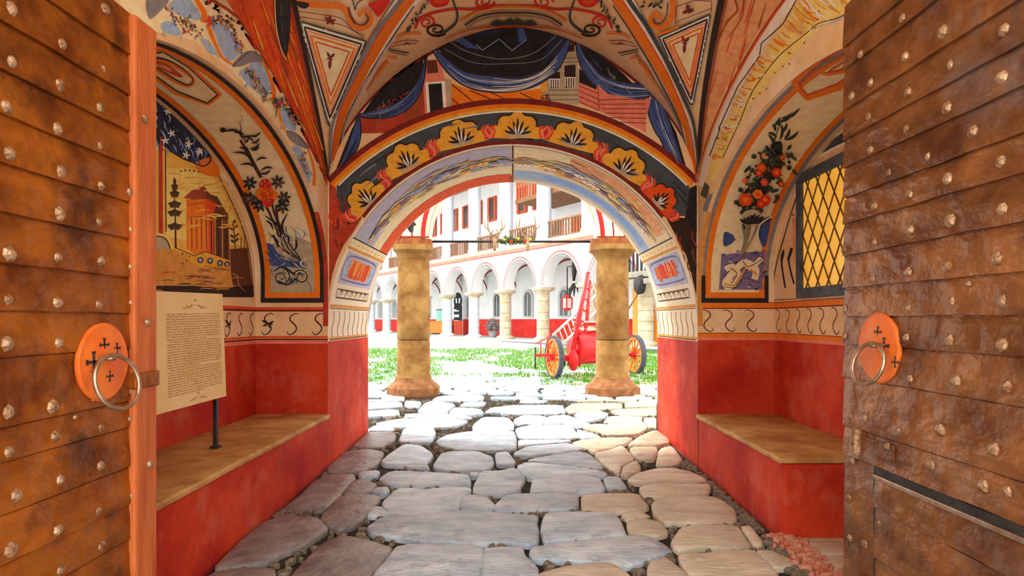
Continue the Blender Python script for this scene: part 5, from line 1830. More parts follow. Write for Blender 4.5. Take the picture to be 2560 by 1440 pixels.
p.line('brown', .02, [(SC * .5, .03), (SC * .5, DV - .02)], smooth=False)
p.line('rust', .05, [(SC * .497, 1.3), (SC * .497, DV - .02)], smooth=False)
p.done()
for m in (0, 1):   # left, right foot of the arch
    U = (lambda u: u) if m == 0 else (lambda u: 1 - u)
    p = PA('painted_arch_foot', 4)
    p.fill('cream', [(SC * U(.150), .03), (SC * U(.165), .03), (SC * U(.165), DV - .03), (SC * U(.150), DV - .03)], cell=.06)
    p.line('ink', .014, [(SC * U(.166), .02), (SC * U(.166), DV - .02)], smooth=False)
    p.line('ochre', .03, [(SC * U(.148), .02), (SC * U(.148), DV - .02)], smooth=False)
    for k in range(8):
        v = .15 + k * .19
        p.leaf('gold', SC * U(.157), v - .05, SC * U(.157), v + .05, .012)
    p.fill('lav', [(SC * U(.082), .12), (SC * U(.142), .12), (SC * U(.142), 1.5), (SC * U(.082), 1.5)], cell=.06)
    oc = [(.09, .3), (.098, .16), (.126, .16), (.136, .35), (.136, 1.25), (.126, 1.42), (.098, 1.42), (.09, 1.25)]
    p.fill('sky', [(SC * U(u), v) for u, v in oc], cell=.06)
    p.fill('dorange', [(SC * U(u * .8 + .113 * .2), .78 + (v - .78) * .75) for u, v in oc], cell=.06)
    for k in range(14):
        v = .35 + .9 * rp.random()
        p.line(rp.choice(['orange', 'gold', 'peach', 'red']), .05, [(SC * U(.095 + .01 * rp.random()), v), (SC * U(.13), v + jit(.06))], taper=(.5, 1))
    p.line('violet', .02, [(SC * U(u), v) for u, v in oc], closed=True)
    p.done()
    # small boxed frieze and wavy lines
    p = PA('painted_frieze', 4)
    bx0, bx1 = SC * U(.056), SC * U(.072)
    p.line('brown', .012, [(bx0, .16), (bx1, .16), (bx1, 1.5), (bx0, 1.5)], smooth=False, closed=True)
    p.line('brown', .007, [(bx0 * .92 + bx1 * .08, .2), (bx0 * .08 + bx1 * .92, .2), (bx0 * .08 + bx1 * .92, 1.46), (bx0 * .92 + bx1 * .08, 1.46)], smooth=False, closed=True)
    for k in range(6):
        v = .33 + k * .2
        p.line('brown', .016, [(bx0 * .8 + bx1 * .2, v - .05), (bx0 * .2 + bx1 * .8, v - .02), (bx0 * .25 + bx1 * .75, v + .05), (bx0 * .6 + bx1 * .4, v + .03)])
    zl = lambda z: SC * U((z - SPR) / SC) if z < SPR else SC * U(math.asin((z - SPR) / W) / PI)
    p.line('ochre', .03, [(zl(1.50), .02), (zl(1.50), DV - .02)], smooth=False)
    p.line('brown', .008, [(zl(1.475), .02), (zl(1.475), DV - .02)], smooth=False)
    for k in range(8):
        v = .16 + k * .2
        pts = [(zl(1.45 - .27 * t), v + .035 * math.sin(t * 2 * PI)) for t in lin(0, 1, 9)]
        p.line('ochre', .028, pts, taper=(.3, .3), belly=1)
        p.line('brown', .011, pts)
    p.line('brown', .012, [(zl(1.165), .06), (zl(1.165), DV - .06)], smooth=False)
    p.line('ochre', .02, [(zl(1.18), .02), (zl(1.18), DV - .02)], smooth=False)
    p.done()

# red dado on the jambs and in the niches: a plaster skin a little proud of the wall
def strip(name, parent, fn, us_, vs_, m):
    V, Fc = grid_mesh(fn, us_, vs_)
    return pyobj(name, V, Fc, m, parent)
DZ = {-1: 1.13, 1: 1.165}
for s in (-1, 1):
    nd = ND_L if s < 0 else ND_R
    strip('red_dado', arch_lining, lambda y, z: Vector((s * (W - .0025), y, ground(y) - .03 + (1.15 - ground(y) + .03) * z)), lin(YF, YB, 6), lin(0, 1, 6), M_RED)
    strip('red_dado', nend[s], lambda x, z: Vector((s * x, YF - .002, z)), lin(W, nd, 4), [-.15, .2, .6, DZ[s]], M_RED)
    strip('red_dado', nback[s], lambda y, z: Vector((s * (nd - .002), y, z)), lin(YN, YF, 6), [-.15, .2, .6, DZ[s]], M_RED)
    strip('red_dado', bpy.data.objects['wall_' + ('left' if s < 0 else 'right') + '_niche_near'], lambda x, z: Vector((s * x, YN + .002, z)), lin(W, nd, 4), [-.15, .2, .6, DZ[s]], M_RED)
    # painted frieze running round the niche: q is the distance from the pier edge
    e = nd - W
    def fr(q, z, off, s=s, nd=nd, e=e):
        if q < e:
            return Vector((s * (W + q), YF - off, z))
        return Vector((s * (nd - off), YF - (q - e), z))
    for host, qa, qb in ((nend[s], 0.0, e - .001), (nback[s], e + .001, e + 3.9)):
        p = Paint('painted_frieze', host, surf=fr)
        span = [qa, qb]
        def hl(c, w, z):
            p.line(c, w, [(q, z) for q in span], smooth=False, step=.1)
        if s < 0:
            hl('pink', .05, 1.145); hl('dred', .016, 1.172); hl('dorange', .02, 1.195); hl('dred', .018, 1.45); hl('dorange', .025, 1.472)
            lo, hi = 1.21, 1.43
        else:
            hl('pink', .03, 1.178); hl('orange', .04, 1.21); hl('rust', .008, 1.232); hl('orange', .045, 1.50); hl('dred', .010, 1.472); hl('rust', .008, 1.528)
            lo, hi = 1.24, 1.465
        p.done()
        p = Paint('painted_frieze_scroll', host, 8, surf=fr)
        q, k = qa + .09, 0
        while q < qb - .06:
            mid = (lo + hi) / 2
            h = (hi - lo) / 2
            sg = 1
            pts = [(q + sg * (-.055), mid + h * .82), (q + sg * (-.03), mid + h * .95), (q + sg * .02, mid + h * .75), (q + sg * .03, mid + h * .35), (q - sg * .02, mid - h * .1), (q - sg * .03, mid - h * .5), (q + sg * .01, mid - h * .88), (q + sg * .045, mid - h * .9), (q + sg * .06, mid - h * .65)]
            p.line('red' if s < 0 else 'ochre', .045, pts[1:7], taper=(.15, .15), belly=1.3)
            p.line('ink' if s < 0 else 'brown', .012, pts, taper=(.5, .6), belly=.8)
            if k % 5 == 2 and s < 0:
                for dx, dz in ((-.06, .03), (.06, .04), (-.03, -.04), (.05, -.02), (-.05, 0)):
                    p.leaf('dbrown', q, mid, q + dx, mid + dz, .014)
            q += .245 if s < 0 else .21
            k += 1
        p.done()

# ============ niche vault panels
def nv_surf(s):
    nd = ND_L if s < 0 else ND_R
    def f(a, v, off):
        """a: metres along the niche arch from the far spring, v: metres from the front edge"""
        if a < 0:
            return Vector((s * (W + v), YF - off, NS + a))
        th = a / NA
        c_, s_ = math.cos(th), math.sin(th)
        nrm = Vector((0, -c_ / NA, -s_ / NB)).normalized()
        return Vector((s * (W + v), NY + NA * c_, NS + NB * s_)) + nrm * off
    return f
for s in (-1, 1):
    nd = ND_L if s < 0 else ND_R
    e = nd - W
    p = Paint('painted_panel', nvault[s], surf=nv_surf(s))
    a0 = 1.60 - NS
    A1 = NA * PI
    v0, v1 = .10, e - .12
    p.fill('cream', [(a0, v0), (A1, v0), (A1, v1), (a0, v1)], cell=.025)
    if s < 0:
        p.fill('stone', [(a0, v0 + .02), (a0 + .75, v0 + .02), (a0 + .9, .3), (a0 + .7, v1 - .02), (a0, v1 - .02)], cell=.025)
        for _ in range(50):
            a, v = a0 + .9 * rp.random(), v0 + .05 + (v1 - v0 - .1) * rp.random()
            p.line(rp.choice(['lav', 'stone', 'cream', 'grey']), .03, [(a, v), (a + .08, v + jit(.05)), (a + .16, v + jit(.08))], taper=(.2, .4), belly=1)
    else:
        pass
    oc, bc = ('orange', 'ink') if s < 0 else ('orange', 'grey')
    for v, sg in ((v0, -1), (v1, 1)):
        p.line(oc, .055, [(a, v) for a in lin(a0, A1, 60)], step=.02)
        p.line(bc, .038, [(a, v + sg * .045) for a in lin(a0 - .04, A1, 60)], step=.02)
    p.line(oc, .055, [(a0, v0 - .02), (a0, v1 + .02)], smooth=False)
    p.line('ink', .045, [(a0 - .05, v0 - .065), (a0 - .05, v1 + .065)], smooth=False)
    if s > 0:
        for v, sg in ((v0, -1), (v1, 1)):
            p.line('ink', .04, [(a0 - .07, v + sg * .045), (a0 + .22, v + sg * .045)], smooth=False)
    p.done()
    # red strip down the corner
    p = Paint('painted_corner', nvault[s], 3, surf=nv_surf(s))
    p.line('brick' if s < 0 else 'ochre', .05, [(a, .022) for a in lin(-.45, 1.1, 30)], step=.06)
    if s < 0:
        for _ in range(14):
            a = -.3 + 1.2 * rp.random()
            p.line(rp.choice(['red', 'rust', 'dorange']), .03, [(a, .02), (a + .1, .03), (a + .2, .02)], taper=(.3, .5), belly=1)
    p.done()

# medallions near the crown of each niche
Z1 = (390, 0, 3.2727)
p = Paint('painted_medallion', nvault[-1], 20, T=Z1)
p.line('orange', 22, [(-260, 420), (100, 400), (300, 560), (530, 770), (430, 850), (160, 760), (-100, 560), (-260, 500)], smooth=False)
p.line('ink', 9, [(-260, 470), (60, 420), (260, 540), (505, 770), (420, 840), (170, 740), (-80, 560)], smooth=False)
p.line('orange', 22, [(-250, 480), (40, 490), (200, 560), (310, 650), (260, 700), (120, 640), (-60, 520)], smooth=True)
p.line('ink', 8, [(-250, 460), (40, 470), (210, 550), (300, 640), (260, 690), (120, 620), (-60, 500)], smooth=True)
p.line('dorange', 20, [(-200, 500), (60, 520), (170, 590), (210, 620), (150, 600), (20, 540)], smooth=True)
p.done()
Z5b = (1720, 0, 1.8465)
p = Paint('painted_medallion', nvault[1], 20, T=Z5b)
p.line('orange', 26, [(900, 60), (720, 200), (600, 270), (490, 380), (550, 450), (700, 400), (900, 260)], smooth=False)
p.line('dorange', 7, [(900, 80), (720, 220), (620, 280), (510, 395), (550, 438), (690, 385), (900, 240)], smooth=False)
p.line('orange', 14, [(900, 130), (700, 270), (620, 320), (640, 340), (760, 310), (900, 220)])
p.line('dorange', 8, [(900, 140), (720, 280), (650, 330), (760, 300), (900, 200)])
p.done()

# ============ left niche: flower spray
Z2 = (390, 360, 3.2727)
p = Paint('painted_flower_spray', nvault[-1], 30, T=Z2)
stems = [[(1200, 960), (1060, 870), (990, 700), (930, 560), (880, 470)], [(1190, 945), (1090, 860), (1020, 700), (970, 560), (950, 480)], [(1180, 930), (1100, 820), (1010, 650), (990, 560), (985, 500)],
         [(1150, 930), (1010, 830), (960, 740)], [(860, 270), (820, 180), (760, 80), (690, -40)], [(850, 270), (800, 170), (740, 60), (720, 0)], [(870, 265), (790, 120), (740, 20)]]
for st in stems:
    p.line('brown', 20, st, taper=(.4, 1)); p.line('ink', 7, st)
lv = [((1000, 850), (940, 740)), ((1030, 800), (890, 580)), ((1060, 760), (1080, 560)), ((1130, 880), (1140, 770)), ((1080, 820), (1070, 730)), ((960, 700), (900, 620)),
      ((830, 200), (690, 160)), ((800, 140), (630, 60)), ((760, 70), (680, 20)), ((860, 210), (960, 190)), ((820, 130), (910, 110)), ((780, 40), (850, 10)), ((770, 30), (850, -20)), ((720, -20), (760, -60))]
for (a, b), (c, d) in lv:
    p.leaf('ink', a, b, c, d, 13, rp.choice((-.18, .18)))
# upper sprig (continues above this window)
for (a, b), (c, d) in (((730, -60), (540, -110)), ((760, -80), (860, -110)), ((780, -20), (850, -60)), ((720, -90), (640, -100)), ((850, 230), (940, 200)), ((800, -30), (700, -70))):
    p.leaf('ink', a, b, c, d, 14, .2)
p.line('ink', 10, [(735, -40), (690, -80), (700, -140), (685, -190), (710, -210), (695, -250)], smooth=False, taper=(1, .3))
p.dot('ink', 550, -125, 26, 20)
for (x, y) in ((770, 310), (820, 450), (1000, 300), (1050, 430), (850, 490), (1040, 500), (760, 430)):
    for k in range(7):
        a = 2 * PI * k / 7 + x
        p.leaf(rp.choice(['ink', 'brown', 'dgreen']), x, y, x + 62 * math.cos(a), y + 62 * math.sin(a), 17)
    p.dot('slate', x, y, 18); p.dot('lblue', x, y, 8)
for (x, y, c) in ((900, 320, 'red'), (870, 390, 'orange'), (950, 400, 'orange'), (920, 450, 'red'), (915, 380, 'dorange')):
    for k in range(7):
        a = 2 * PI * k / 7 + x
        p.dot(c, x + 30 * math.cos(a), y + 30 * math.sin(a), 24, n=8)
    for k in range(5):
        p.dot('gold', x + jit(34), y + jit(34), 7, n=6)
p.done()
p = Paint('painted_ground_scroll', nvault[-1], 24, T=Z2)
p.fill('blue', [(890, 830), (950, 820), (1040, 940), (1200, 960), (1200, 1010), (1050, 1000), (920, 980)], smooth=True)
for _ in range(46):
    x, y = 890 + rp.random() * 300, 0
    y = 850 + (x - 890) * .38 + rp.random() * 110
    p.line(rp.choice(['blue', 'dblue', 'lblue', 'violet', 'slate']), 12, [(x, y), (x + 22, y + 16), (x + 44, y + 20)], taper=(.3, .3), belly=1)
p.spiral('ink', 22, 1030, 1090, 66, 1.5, -1.2, 1); p.spiral('yellow', 9, 1030, 1090, 62, 1.4, -1.2, 1)
p.spiral('ink', 22, 1190, 1090, 58, 1.4, 3.6, 1); p.spiral('yellow', 9, 1190, 1090, 54, 1.3, 3.6, 1)
p.line('ink', 18, [(965, 1040), (1040, 1000), (1100, 1040), (1140, 1070)], taper=(.5, 1)); p.line('ink', 14, [(1000, 1120), (1080, 1150), (1150, 1100)])
for _ in range(12):
    x = 1060 + rp.random() * 120
    p.line('slate', 8, [(x, 1090 + rp.random() * 20), (x + jit(14), 1150)], taper=(1, .2))
p.done()

# ============ left niche back: painted view of a walled building
NBL = nback[-1]
p = Paint('painted_view', NBL, T=Z2)
p.fill('amber', [(-1100, 1235), (-1100, -420), (70, -30), (440, 100), (560, 330), (680, 600), (745, 800), (775, 1000), (795, 1240)])
p.fill('yellow', [(80, 760), (80, 200), (420, 200), (560, 420), (660, 640), (720, 830), (600, 830)])
for _ in range(60):
    x, y = 90 + rp.random() * 520, 130 + rp.random() * 560
    if y < (x - 460) * 2.0 + 130: continue
    p.line(rp.choice(['yellow', 'amber', 'amber', 'gold']), 22, [(x, y), (x + 60, y + jit(12)), (x + 120, y + jit(20))], taper=(.2, .3), belly=1)
p.fill('orange', [(330, 150), (470, 110), (520, 250), (430, 260), (340, 220)], smooth=True)
p.fill('ochre', [(-1100, 860), (150, 860), (330, 1000), (600, 1000), (620, 860), (740, 840), (795, 1240), (-1100, 1235)])
p.fill('brown', [(600, 860), (745, 850), (795, 1240), (640, 1240), (610, 1060)])
p.fill('dbrown', [(-1100, 1160), (300, 1160), (560, 1180), (795, 1150), (797, 1245), (-1100, 1240)])
for _ in range(50):
    x, y = -100 + rp.random() * 700, 1010 + rp.random() * 200
    p.line(rp.choice(['orange', 'brown', 'ochre', 'dgreen', 'rust']), 14, [(x, y), (x + 50, y - 8), (x + 110, y - 4)], taper=(.2, .3), belly=1)
p.line('stone', 8, [(620, 1060), (660, 1080), (670, 1150), (730, 1210)], taper=(1, .4))
p.done()
p = Paint('painted_tower', NBL, 20, T=Z2)
p.fill('orange', [(245, 450), (400, 440), (420, 880), (310, 900), (250, 860)])
p.fill('dorange', [(400, 440), (490, 470), (590, 590), (600, 980), (440, 900), (410, 880)])
p.fill('brown', [(490, 500), (590, 600), (600, 960), (470, 910), (470, 560)])
p.fill('rust', [(225, 440), (290, 380), (390, 345), (440, 410), (500, 440), (590, 580), (585, 600), (490, 490), (400, 450), (250, 460)])
p.fill('brown', [(390, 345), (440, 410), (500, 430), (592, 590), (560, 570), (480, 470), (420, 440)])
for k in range(8):
    x = 268 + k * 20
    p.line('rust' if k % 2 else 'gold', 7, [(x, 590), (x + 4, 860)], smooth=False)
for k in range(6):
    x = 420 + k * 30
    p.line('dbrown' if k % 2 else 'ochre', 9, [(x, 560 + k * 14), (x + 2, 880 + k * 14)], smooth=False)
p.line('rust', 6, [(260, 600), (400, 590)], smooth=False); p.line('rust', 5, [(250, 500), (400, 478)], smooth=False)
p.fill('gold', [(150, 850), (310, 920), (400, 880), (600, 950), (605, 1050), (400, 1000), (320, 1040), (140, 960)])
p.line('brown', 7, [(150, 845), (310, 915), (400, 880), (600, 950)], smooth=False); p.line('rust', 6, [(140, 965), (320, 1040), (400, 995), (600, 1050)], smooth=False)
for x, y in ((360, 950), (440, 955), (520, 975), (580, 985)):
    p.dot('slate', x, y, 26); p.dot('lav', x, y, 12)
for _ in range(14):
    x, y = 180 + rp.random() * 110, 890 + rp.random() * 90
    p.leaf('brown', x, y, x + jit(20), y + jit(20), 8)
for k in range(5):
    p.dot('dbrown', 200 + k * 36, 222 - 8 * math.sin(k), 7)
p.done()
p = Paint('painted_tree', NBL, 20, T=Z2)
p.line('dbrown', 16, [(160, 870), (155, 600), (145, 270)], taper=(1, .3))
for y, w in ((290, 14), (330, 30), (385, 42), (470, 56), (540, 62), (650, 64)):
    for s_ in (-1, 1):
        for k in range(4):
            p.leaf('brown' if k % 2 else 'dgreen', 150, y - 8 + k * 8, 150 + s_ * w * (1 - .12 * k), y + 14 + k * 12, 14, s_ * .2)
p.line('brown', 8, [(645, 900), (640, 760), (625, 640)])
for a, b in ((590, 680), (670, 660), (600, 740), (680, 730), (640, 620), (610, 780), (675, 770)):
    p.leaf(rp.choice(['rust', 'dgreen', 'brown']), 638, b + 30, a, b, 14)
p.line('brown', 6, [(690, 860), (695, 760)]); p.line('brown', 5, [(720, 860), (722, 740)])
p.done()
p = Paint('painted_niche_curtain', NBL, 20, T=Z1)
cur = [(-800, 200), (-200, 520), (20, 780), (110, 860), (240, 1010), (330, 1110), (440, 1280), (430, 1330), (380, 1360), (300, 1330), (220, 1300), (120, 1240), (40, 1180), (-60, 1150), (-200, 1100), (-500, 1180), (-800, 1050)]
p.fill('dblue', cur, smooth=False)
for _ in range(80):
    x = -40 + rp.random() * 440
    y = 830 + max(x, 0) * .95 + rp.random() * (360 - max(x, 0) * .62)
    p.line(rp.choice(['blue', 'lblue', 'black', 'white', 'blue', 'sky', 'dblue']), 16, [(x, y), (x + 18, y + 26), (x + 22 + jit(20), y + 60)], taper=(.3, .3), belly=1)
for x, y in ((90, 910), (120, 1090), (260, 1180), (240, 1270), (350, 1240), (70, 1150)):
    for k in range(5):
        a = 2 * PI * k / 5 + x
        p.leaf('white', x, y, x + 34 * math.cos(a), y + 34 * math.sin(a), 10)
p.line('ink', 10, cur[2:12])
p.done()
p = Paint('painted_border', NBL, 30, T=Z2)
p.fill('brick', [(20, 0), (50, 0), (55, 740), (20, 740)]); p.line('ink', 8, [(75, 40), (80, 720)], smooth=False); p.line('red', 12, [(38, -60), (42, 740)], smooth=False)
p.line('ink', 7, [(440, 100), (500, 240), (600, 440), (690, 640), (745, 820), (775, 1000), (797, 1245)])
p.line('ink', 12, [(-1100, 1240), (797, 1248)], smooth=False)
p.done()
p = Paint('painted_roundel', NBL, 34, T=Z2)
p.dot('yellow', 20, 880, 125, 150, 24); p.dot('brown', 20, 870, 98, 122, 24); p.dot('stone', 18, 870, 88, 110, 24)
p.line('yellow', 40, [(130, 900), (130, 1060), (60, 1110)])
p.done()

# ============ left wall face: garland of ribbons and blossoms
p = Paint('painted_garland', walls[-1], T=Z1)
p.fill('cream', [(-300, 60), (-300, -300), (380, -300), (560, 0), (760, 200), (950, 440), (1150, 760), (1290, 1060), (1400, 1420), (1330, 1500), (1230, 1440), (1120, 1130), (960, 950), (780, 760), (600, 560), (300, 330), (0, 260)])
for pts in ([(100, 40), (230, -30), (330, 60), (360, 160), (200, 130)], [(40, 190), (140, 180), (200, 290), (60, 260)], [(470, 210), (560, 200), (650, 320), (690, 420), (590, 500), (510, 360)],
            [(680, 590), (760, 560), (790, 680), (900, 800), (830, 760), (740, 680)], [(760, 540), (860, 500), (930, 700), (900, 780), (820, 640)], [(1010, 900), (1060, 880), (1140, 1000), (1130, 1080), (1040, 1020)], [(1130, 1200), (1180, 1210), (1260, 1400), (1250, 1500), (1180, 1380)], [(360, 320), (420, 330), (500, 440), (430, 430)]):
    p.fill('sky', pts, smooth=True)
    for _ in range(5):
        x, y = rp.choice(pts)
        p.line(rp.choice(['lblue', 'lav', 'stone']), 26, [(x, y), (x + jit(30), y + 40)], taper=(.3, .4), belly=1)
p.line('orange', 44, [(280, -120), (330, 0), (390, 110), (380, 180)], taper=(.6, 1.1)); p.line('orange', 34, [(420, 200), (470, 330), (540, 470), (630, 530)], taper=(1.1, .4))
p.line('orange', 34, [(860, 490), (920, 600), (960, 740), (955, 830)], taper=(.5, 1.1)); p.line('orange', 26, [(1000, 870), (1010, 960), (1050, 1060)], taper=(1, .4))
p.line('orange', 26, [(1240, 1210), (1290, 1380), (1290, 1520)], taper=(.5, 1)); p.line('gold', 10, [(1000, 880), (1000, 960), (1040, 1040)])
p.fill('grey', [(620, 540), (680, 460), (760, 415), (830, 440), (880, 500), (780, 510), (700, 540)], smooth=True); p.line('ink', 6, [(620, 545), (700, 470), (770, 420), (850, 460)])
p.fill('grey', [(1060, 1070), (1140, 1090), (1200, 1140), (1250, 1215), (1180, 1200), (1100, 1150)], smooth=True); p.line('ink', 5, [(1060, 1070), (1150, 1100), (1250, 1215)])
p.fill('grey', [(-60, 150), (20, 100), (100, 0), (60, -80), (-80, 0)], smooth=True)
def cluster(a, b, n, w):
    for _ in range(n):
        f = rp.random()
        x, y = a[0] + (b[0] - a[0]) * f + rp.gauss(0, w), a[1] + (b[1] - a[1]) * f + rp.gauss(0, w)
        p.leaf(rp.choice(['green', 'dgreen', 'slate', 'rose', 'brown', 'ochre', 'violet']), x, y, x + jit(26), y + 8 + jit(26), 9)
cluster((90, 60), (200, 190), 26, 12); cluster((190, 160), (330, 270), 60, 30); cluster((460, 150), (600, 180), 44, 22); cluster((600, 200), (690, 410), 46, 16)
cluster((740, 560), (900, 820), 60, 16); cluster((1010, 800), (1140, 1000), 50, 14); cluster((1170, 1240), (1230, 1480), 36, 12)
for x, y in ((430, 170), (980, 840)):
    for k in range(6):
        a = 2 * PI * k / 6
        p.leaf(rp.choice(['slate', 'violet', 'red']), x, y, x + 50 * math.cos(a), y + 50 * math.sin(a), 16)
p.line('ink', 8, [(975, 860), (960, 960)])
p.done()

# ============ right wall face: folded ochre drapery
Z5 = (1700, 240, 2.769)
p = Paint('painted_drapery', walls[1], T=Z5b)
p.fill('yellow', [(70, 860), (110, 700), (180, 560), (300, 330), (420, 140), (560, -60), (760, -260), (1000, -330), (1000, 40), (720, 60), (560, 170), (420, 330), (300, 470), (200, 650), (130, 830)])
p.line('white', 44, [(60, 860), (120, 640), (230, 400), (340, 200), (480, 0), (600, -120)], taper=(.6, 1))
p.line('ink', 5, [(100, 720), (150, 590), (140, 600), (230, 400), (330, 260), (340, 200), (440, 110), (500, 0)], smooth=False)
p.line('ink', 4, [(160, 730), (240, 560), (300, 420), (420, 260), (540, 160), (600, 110), (700, 80), (760, 40)])
p.line('lav', 6, [(560, 140), (640, 110), (700, 90), (760, 50)])
OO = catmull([(100, 720), (145, 595), (230, 400), (335, 230), (440, 110), (500, 0), (600, -130)], step=12)
II = catmull([(160, 730), (240, 560), (300, 420), (420, 260), (540, 160), (640, 100), (760, 30)], step=12)
for k in range(90):
    f = rp.random()
    a_, b_ = OO[int(f * (len(OO) - 1))], II[int(f * (len(II) - 1))]
    g0, g1 = rp.random() * .4, .6 + rp.random() * .4
    q0, q1 = a_.lerp(b_, g0), a_.lerp(b_, g1)
    p.line(rp.choice(['ochre', 'gold', 'peach', 'amber', 'white', 'orange', 'cream']), 12, [q0, q0.lerp(q1, .5) + Vector((jit(8), 8)), q1 + Vector((jit(10), 0))], taper=(.3, .5), belly=1)
for _ in range(30):
    f = rp.random()
    x, y = 130 + 520 * f, 720 - 690 * f ** .85 + jit(60)
    p.dot(rp.choice(['ink', 'lav', 'rust']), x, y, 4, n=6)
p.fill('green', [(60, 900), (80, 840), (100, 860), (90, 920)]); p.fill('grey', [(90, 900), (130, 890), (90, 980), (70, 970)])
p.done()

# ============ right niche: vase of flowers
p = Paint('painted_vase_flowers', nvault[1], 30, T=Z5)
for (a, b), (c, d) in (((700, 150), (830, 80)), ((690, 170), (770, 130)), ((660, 240), (640, 190)), ((700, 250), (740, 180)), ((670, 280), (610, 250)), ((720, 300), (820, 240)), ((690, 300), (700, 190)), ((650, 200), (690, 140)), ((720, 290), (760, 220)), ((650, 340), (610, 260)), ((680, 200), (680, 150))):
    p.leaf('dgreen', a, b, c, d, 15, .12)
p.line('dgreen', 10, [(640, 380), (660, 280), (700, 180), (780, 100)], taper=(1, .3))
p.fill('dgreen', [(630, 330), (700, 310), (700, 390), (640, 400)], smooth=True)
for _ in range(230):
    f = rp.random()
    x, y = 440 + 260 * f + rp.gauss(0, 52), 790 - 420 * f + rp.gauss(0, 38)
    if x < 360 or x > 780: continue
    p.leaf(rp.choice(['dgreen', 'ink', 'slate', 'dgreen', 'brown', 'green']), x, y, x + jit(52), y + jit(52), 17)
for x, y, r, c in ((445, 690, 48, 'dorange'), (530, 650, 34, 'orange'), (580, 690, 38, 'red'), (550, 720, 30, 'red'), (555, 460, 34, 'dorange'), (540, 495, 24, 'red'), (660, 490, 34, 'red'), (575, 560, 28, 'rose'), (440, 550, 18, 'dorange'), (580, 370, 22, 'peach'), (700, 380, 20, 'rust'), (690, 570, 24, 'rust')):
    for k in range(6):
        a = 2 * PI * k / 6 + x
        p.dot(c, x + r * .5 * math.cos(a), y + r * .5 * math.sin(a), r * .55, n=8)
    p.dot('orange' if c != 'orange' else 'dorange', x, y, r * .45, n=8)
for x, y in ((410, 610), (505, 370), (600, 350), (760, 360), (745, 450), (490, 470), (640, 430), (380, 700), (660, 660)):
    p.dot('slate', x, y, 20, n=8); p.dot('ink', x + 5, y + 5, 11, n=7)
p.fill('stone', [(420, 780), (480, 750), (540, 770), (530, 820), (470, 850), (430, 820)], smooth=True)
for k in range(9):
    x = 400 + k * 28
    p.leaf('ink', 450, 860, x, 780 + abs(k - 4) * 10, 16)
for st in ([(420, 870), (430, 980), (400, 1090)], [(470, 870), (450, 980), (410, 1090)], [(520, 870), (470, 990), (420, 1080)], [(450, 860), (440, 960), (405, 1085)]):
    p.line('dgreen', 13, st, taper=(1, .5)); p.line('stone', 4, st)
p.line('cream', 10, [(330, 830), (350, 900), (390, 930), (360, 960)]); p.line('cream', 10, [(620, 800), (540, 860), (520, 960), (540, 1060)])
p.done()
p = Paint('painted_putto', nvault[1], 26, T=Z5)
p.fill('violet', [(285, 1100), (400, 1085), (560, 1075), (590, 1060), (565, 1340), (268, 1340)])
p.fill('blue', [(305, 940), (350, 950), (385, 985), (340, 1030), (300, 1035)], smooth=True); p.fill('blue', [(540, 900), (625, 835), (590, 1040), (556, 1010)], smooth=True)
for _ in range(60):
    x, y = 280 + rp.random() * 290, 1080 + rp.random() * 250
    p.line(rp.choice(['blue', 'violet', 'lav', 'dblue']), 16, [(x, y), (x + 14, y + jit(12)), (x + 30, y + jit(16))], taper=(.2, .4), belly=1)
p.line('cream', 46, [(310, 1290), (380, 1200), (450, 1150), (520, 1200), (510, 1270)]); p.line('cream', 40, [(310, 1200), (360, 1180), (400, 1240), (360, 1310)])
p.line('cream', 36, [(440, 1130), (480, 1190), (560, 1120)]); p.dot('cream', 330, 1300, 44)
p.line('ochre', 12, [(300, 1300), (370, 1310), (420, 1240), (460, 1190), (530, 1240)]); p.line('brown', 6, [(330, 1180), (390, 1230), (350, 1300)]); p.line('brown', 6, [(430, 1140), (470, 1180), (560, 1130)])
p.line('brown', 5, [(290, 1320), (380, 1325), (440, 1260), (520, 1290)])
p.done()
# ============ right niche back around the window
NBR = nback[1]
p = Paint('painted_border', NBR, 4, T=Z5)
p.line('ink', 7, [(640, 1410), (660, 1200), (720, 980), (800, 720), (890, 480), (1010, 320), (1150, 140)])
p.line('ink', 5, [(640, 1412), (800, 1405)], smooth=False); p.line('ink', 5, [(805, 1400), (815, 700)], smooth=False)
p.line('slate', 10, [(820, 700), (820, 1400)], smooth=False); p.line('cream', 14, [(845, 620), (840, 1400)], smooth=False)
p.fill('slate', [(930, 420), (1000, 340), (1160, 230), (1300, 160), (1300, 250), (1000, 380)])
p.line('white', 12, [(920, 440), (1000, 400), (1130, 330), (1300, 260)], smooth=False); p.line('ink', 5, [(930, 410), (1000, 385), (1130, 310), (1300, 240)], smooth=False)
p.line('ink', 12, [(715, 1070), (705, 1160), (730, 1330)]); p.line('ink', 12, [(770, 1050), (755, 1150), (790, 1300)])
p.line('dred', 10, [(775, 820), (790, 825)]); p.line('peach', 22, [(790, 840), (795, 1150)], smooth=False)
p.leaf('ink', 700, 1150, 720, 1060, 16); p.leaf('ink', 745, 1140, 780, 1050, 16)
p.done()
